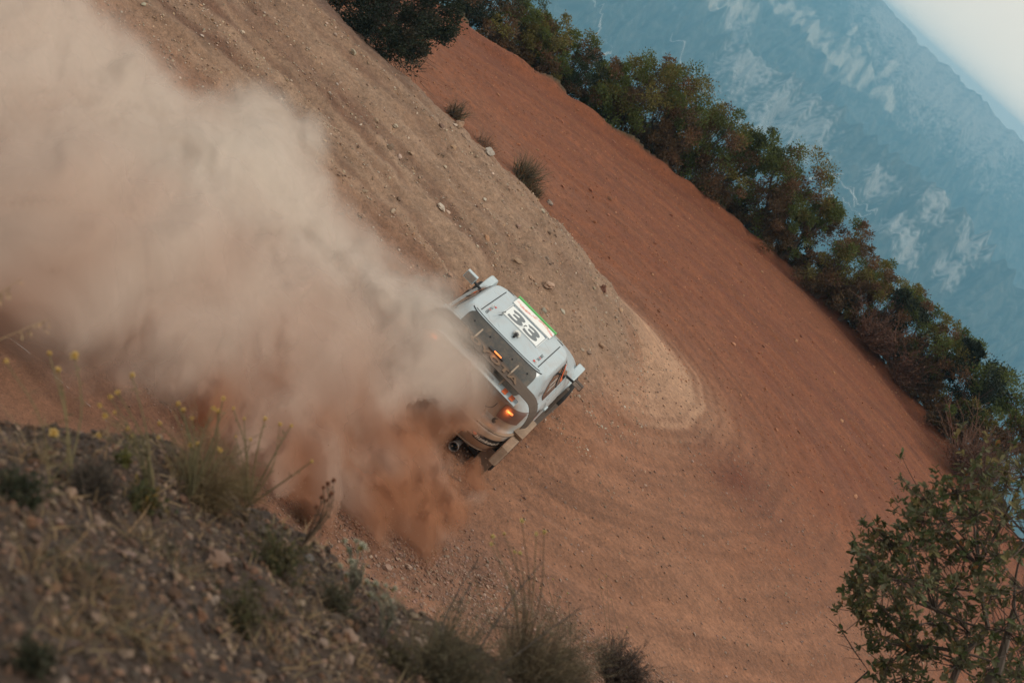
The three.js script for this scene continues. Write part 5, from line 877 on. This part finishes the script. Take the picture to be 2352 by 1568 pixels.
// stones and grit on the bank
{
  const spots = [];
  for (let k = 0; k < 60000; k++) { const x = R(-11, 3), z = R(-16.5, -25.2), t = terrain(x, z); if (t.region !== 'bank') continue; const lane = n2(t.cs * 0.12, t.cd * 1.7); if (rnd() > 0.35 + 0.8 * lane) continue; const s = 0.006 + 0.022 * Math.pow(rnd(), 4); spots.push([x, t.y + s * 0.2, z, s]); }
  scatter('bank_gravel', 'pale loose gravel strewn in bands over the inner bank', fineRocks, spots, TONES.bank, 0.25);
}
// grit of the road
{
  const red = [], near = [];
  for (let k = 0; k < 80000; k++) { const z = -12 - 29 * Math.pow(rnd(), 1.25), x = R(-7.5, 13), t = terrain(x, z); if (t.region !== 'road') continue; const lane = 0.5 + 0.5 * n2(t.inside * 1.4, t.s * 0.04); if (rnd() > 0.25 + 0.9 * lane) continue; const s = 0.006 + 0.022 * Math.pow(rnd(), 5); (z < -25 ? red : near).push([x, t.y + s * 0.25, z, s]); }
  for (let k = 0; k < 26000; k++) { const x = R(-3.5, 8), z = -13.1 - 0.28 * Math.max(0, x) + gauss() * 0.75, t = terrain(x, z); if (t.region !== 'road' || z > -11.4) continue; const s = 0.007 + 0.017 * Math.pow(rnd(), 3); near.push([x, t.y + s * 0.25, z, s]); }
  scatter('red_grit', 'small red clods and grit on the far red road', fineRocks, red, TONES.red, 0.2);
  scatter('road_gravel', 'brown gravel spread over the near part of the road', fineRocks, near, TONES.gravel, 0.22);
}
// single stones
function stone(name, label, group, shape, x, z, s, tone, sink = 0.15) { const m = new THREE.Mesh(shape, std(tone, 0.95)); m.position.set(x, ground(x, z) + s * (0.45 - sink), z); m.rotation.set(gauss() * 0.4, rnd() * 6.3, gauss() * 0.4); m.scale.set(s * R(0.85, 1.25), s * R(0.7, 1), s * R(0.85, 1.2)); thing(m, name, label, name === 'clod' ? 'clod' : 'stone', group); }
function single(name, label, px, py, s, tone) { const h = groundHit(px, py); stone(name, label, null, bigRocks[(px | 0) % 3], h.x, h.z, s, tone); }
single('boulder', 'pale grey boulder on the bank crest above the largest tuft', 1122, 352, 0.125, [0.36, 0.31, 0.26]);
single('stone', 'orange brown stone on the crest beside the straw tuft', 1052, 288, 0.085, [0.32, 0.20, 0.13]);
single('stone', 'grey stone half under the lower grass tuft', 1262, 468, 0.075, [0.25, 0.19, 0.15]);
single('clod', 'dark red clod lying alone right of the car roof', 1384, 665, 0.085, [0.16, 0.07, 0.045]);
single('stone', 'flat pale stone above the roof of the car', 1258, 660, 0.11, [0.40, 0.26, 0.18]);
single('stone', 'white stone on the pale bank left of the largest tuft', 1013, 478, 0.06, [0.48, 0.40, 0.32]);
single('stone', 'biggest reddish stone in the gravel below the dust fingers', 886, 1308, 0.055, [0.30, 0.19, 0.14]);
single('stone', 'second reddish stone in the gravel below the dust fingers', 935, 1303, 0.042, [0.33, 0.22, 0.16]);
single('stone', 'white stone in the near gravel by the low green shrub', 640, 1300, 0.018, [0.5, 0.46, 0.4]);
single('stone', 'large pinkish flat stone in the near gravel', 500, 1290, 0.03, [0.17, 0.105, 0.075]);
single('stone', 'bluish grey slab at the lip by the woolly herb', 705, 1285, 0.03, [0.12, 0.11, 0.105]);
single('stone', 'pinkish stone low on the lip left of the dark stalks', 800, 1465, 0.026, [0.22, 0.145, 0.105]);
for (let k = 0; k < 110; k++) { const px = R(20, 980), py = R(1040, 1560), h = groundHit(px, py); if (terrain(h.x, h.z).region !== 'slope' || h.z < -6) continue; stone('stone', 'weathered stone lying loose among the near slope gravel', 'loose stones on the near slope', bigRocks[k % 3], h.x, h.z, R(0.012, 0.024), vary(TONES.near[k % 6], 0.2)); }
for (let k = 0; k < 90; k++) { const x = R(-9.5, 1.2), z = R(-18, -25.4), t = terrain(x, z); if (t.region !== 'bank') continue; stone('stone', 'pale stone lying loose on the face of the inner bank', 'loose stones on the inner bank', roundRocks[k % 6], x, z, R(0.03, 0.065), vary(TONES.bank[k % 5], 0.2)); }
for (let k = 0; k < 70; k++) { const x = R(-5, 12), z = R(-25, -39.5), t = terrain(x, z); if (t.region !== 'road') continue; stone('clod', 'red earth clod lying loose on the red road', 'clods on the red road', roundRocks[k % 6], x, z, R(0.03, 0.06), vary(TONES.red[k % 4], 0.2)); }
console.log('stones done');
renderer.render(scene, camera);
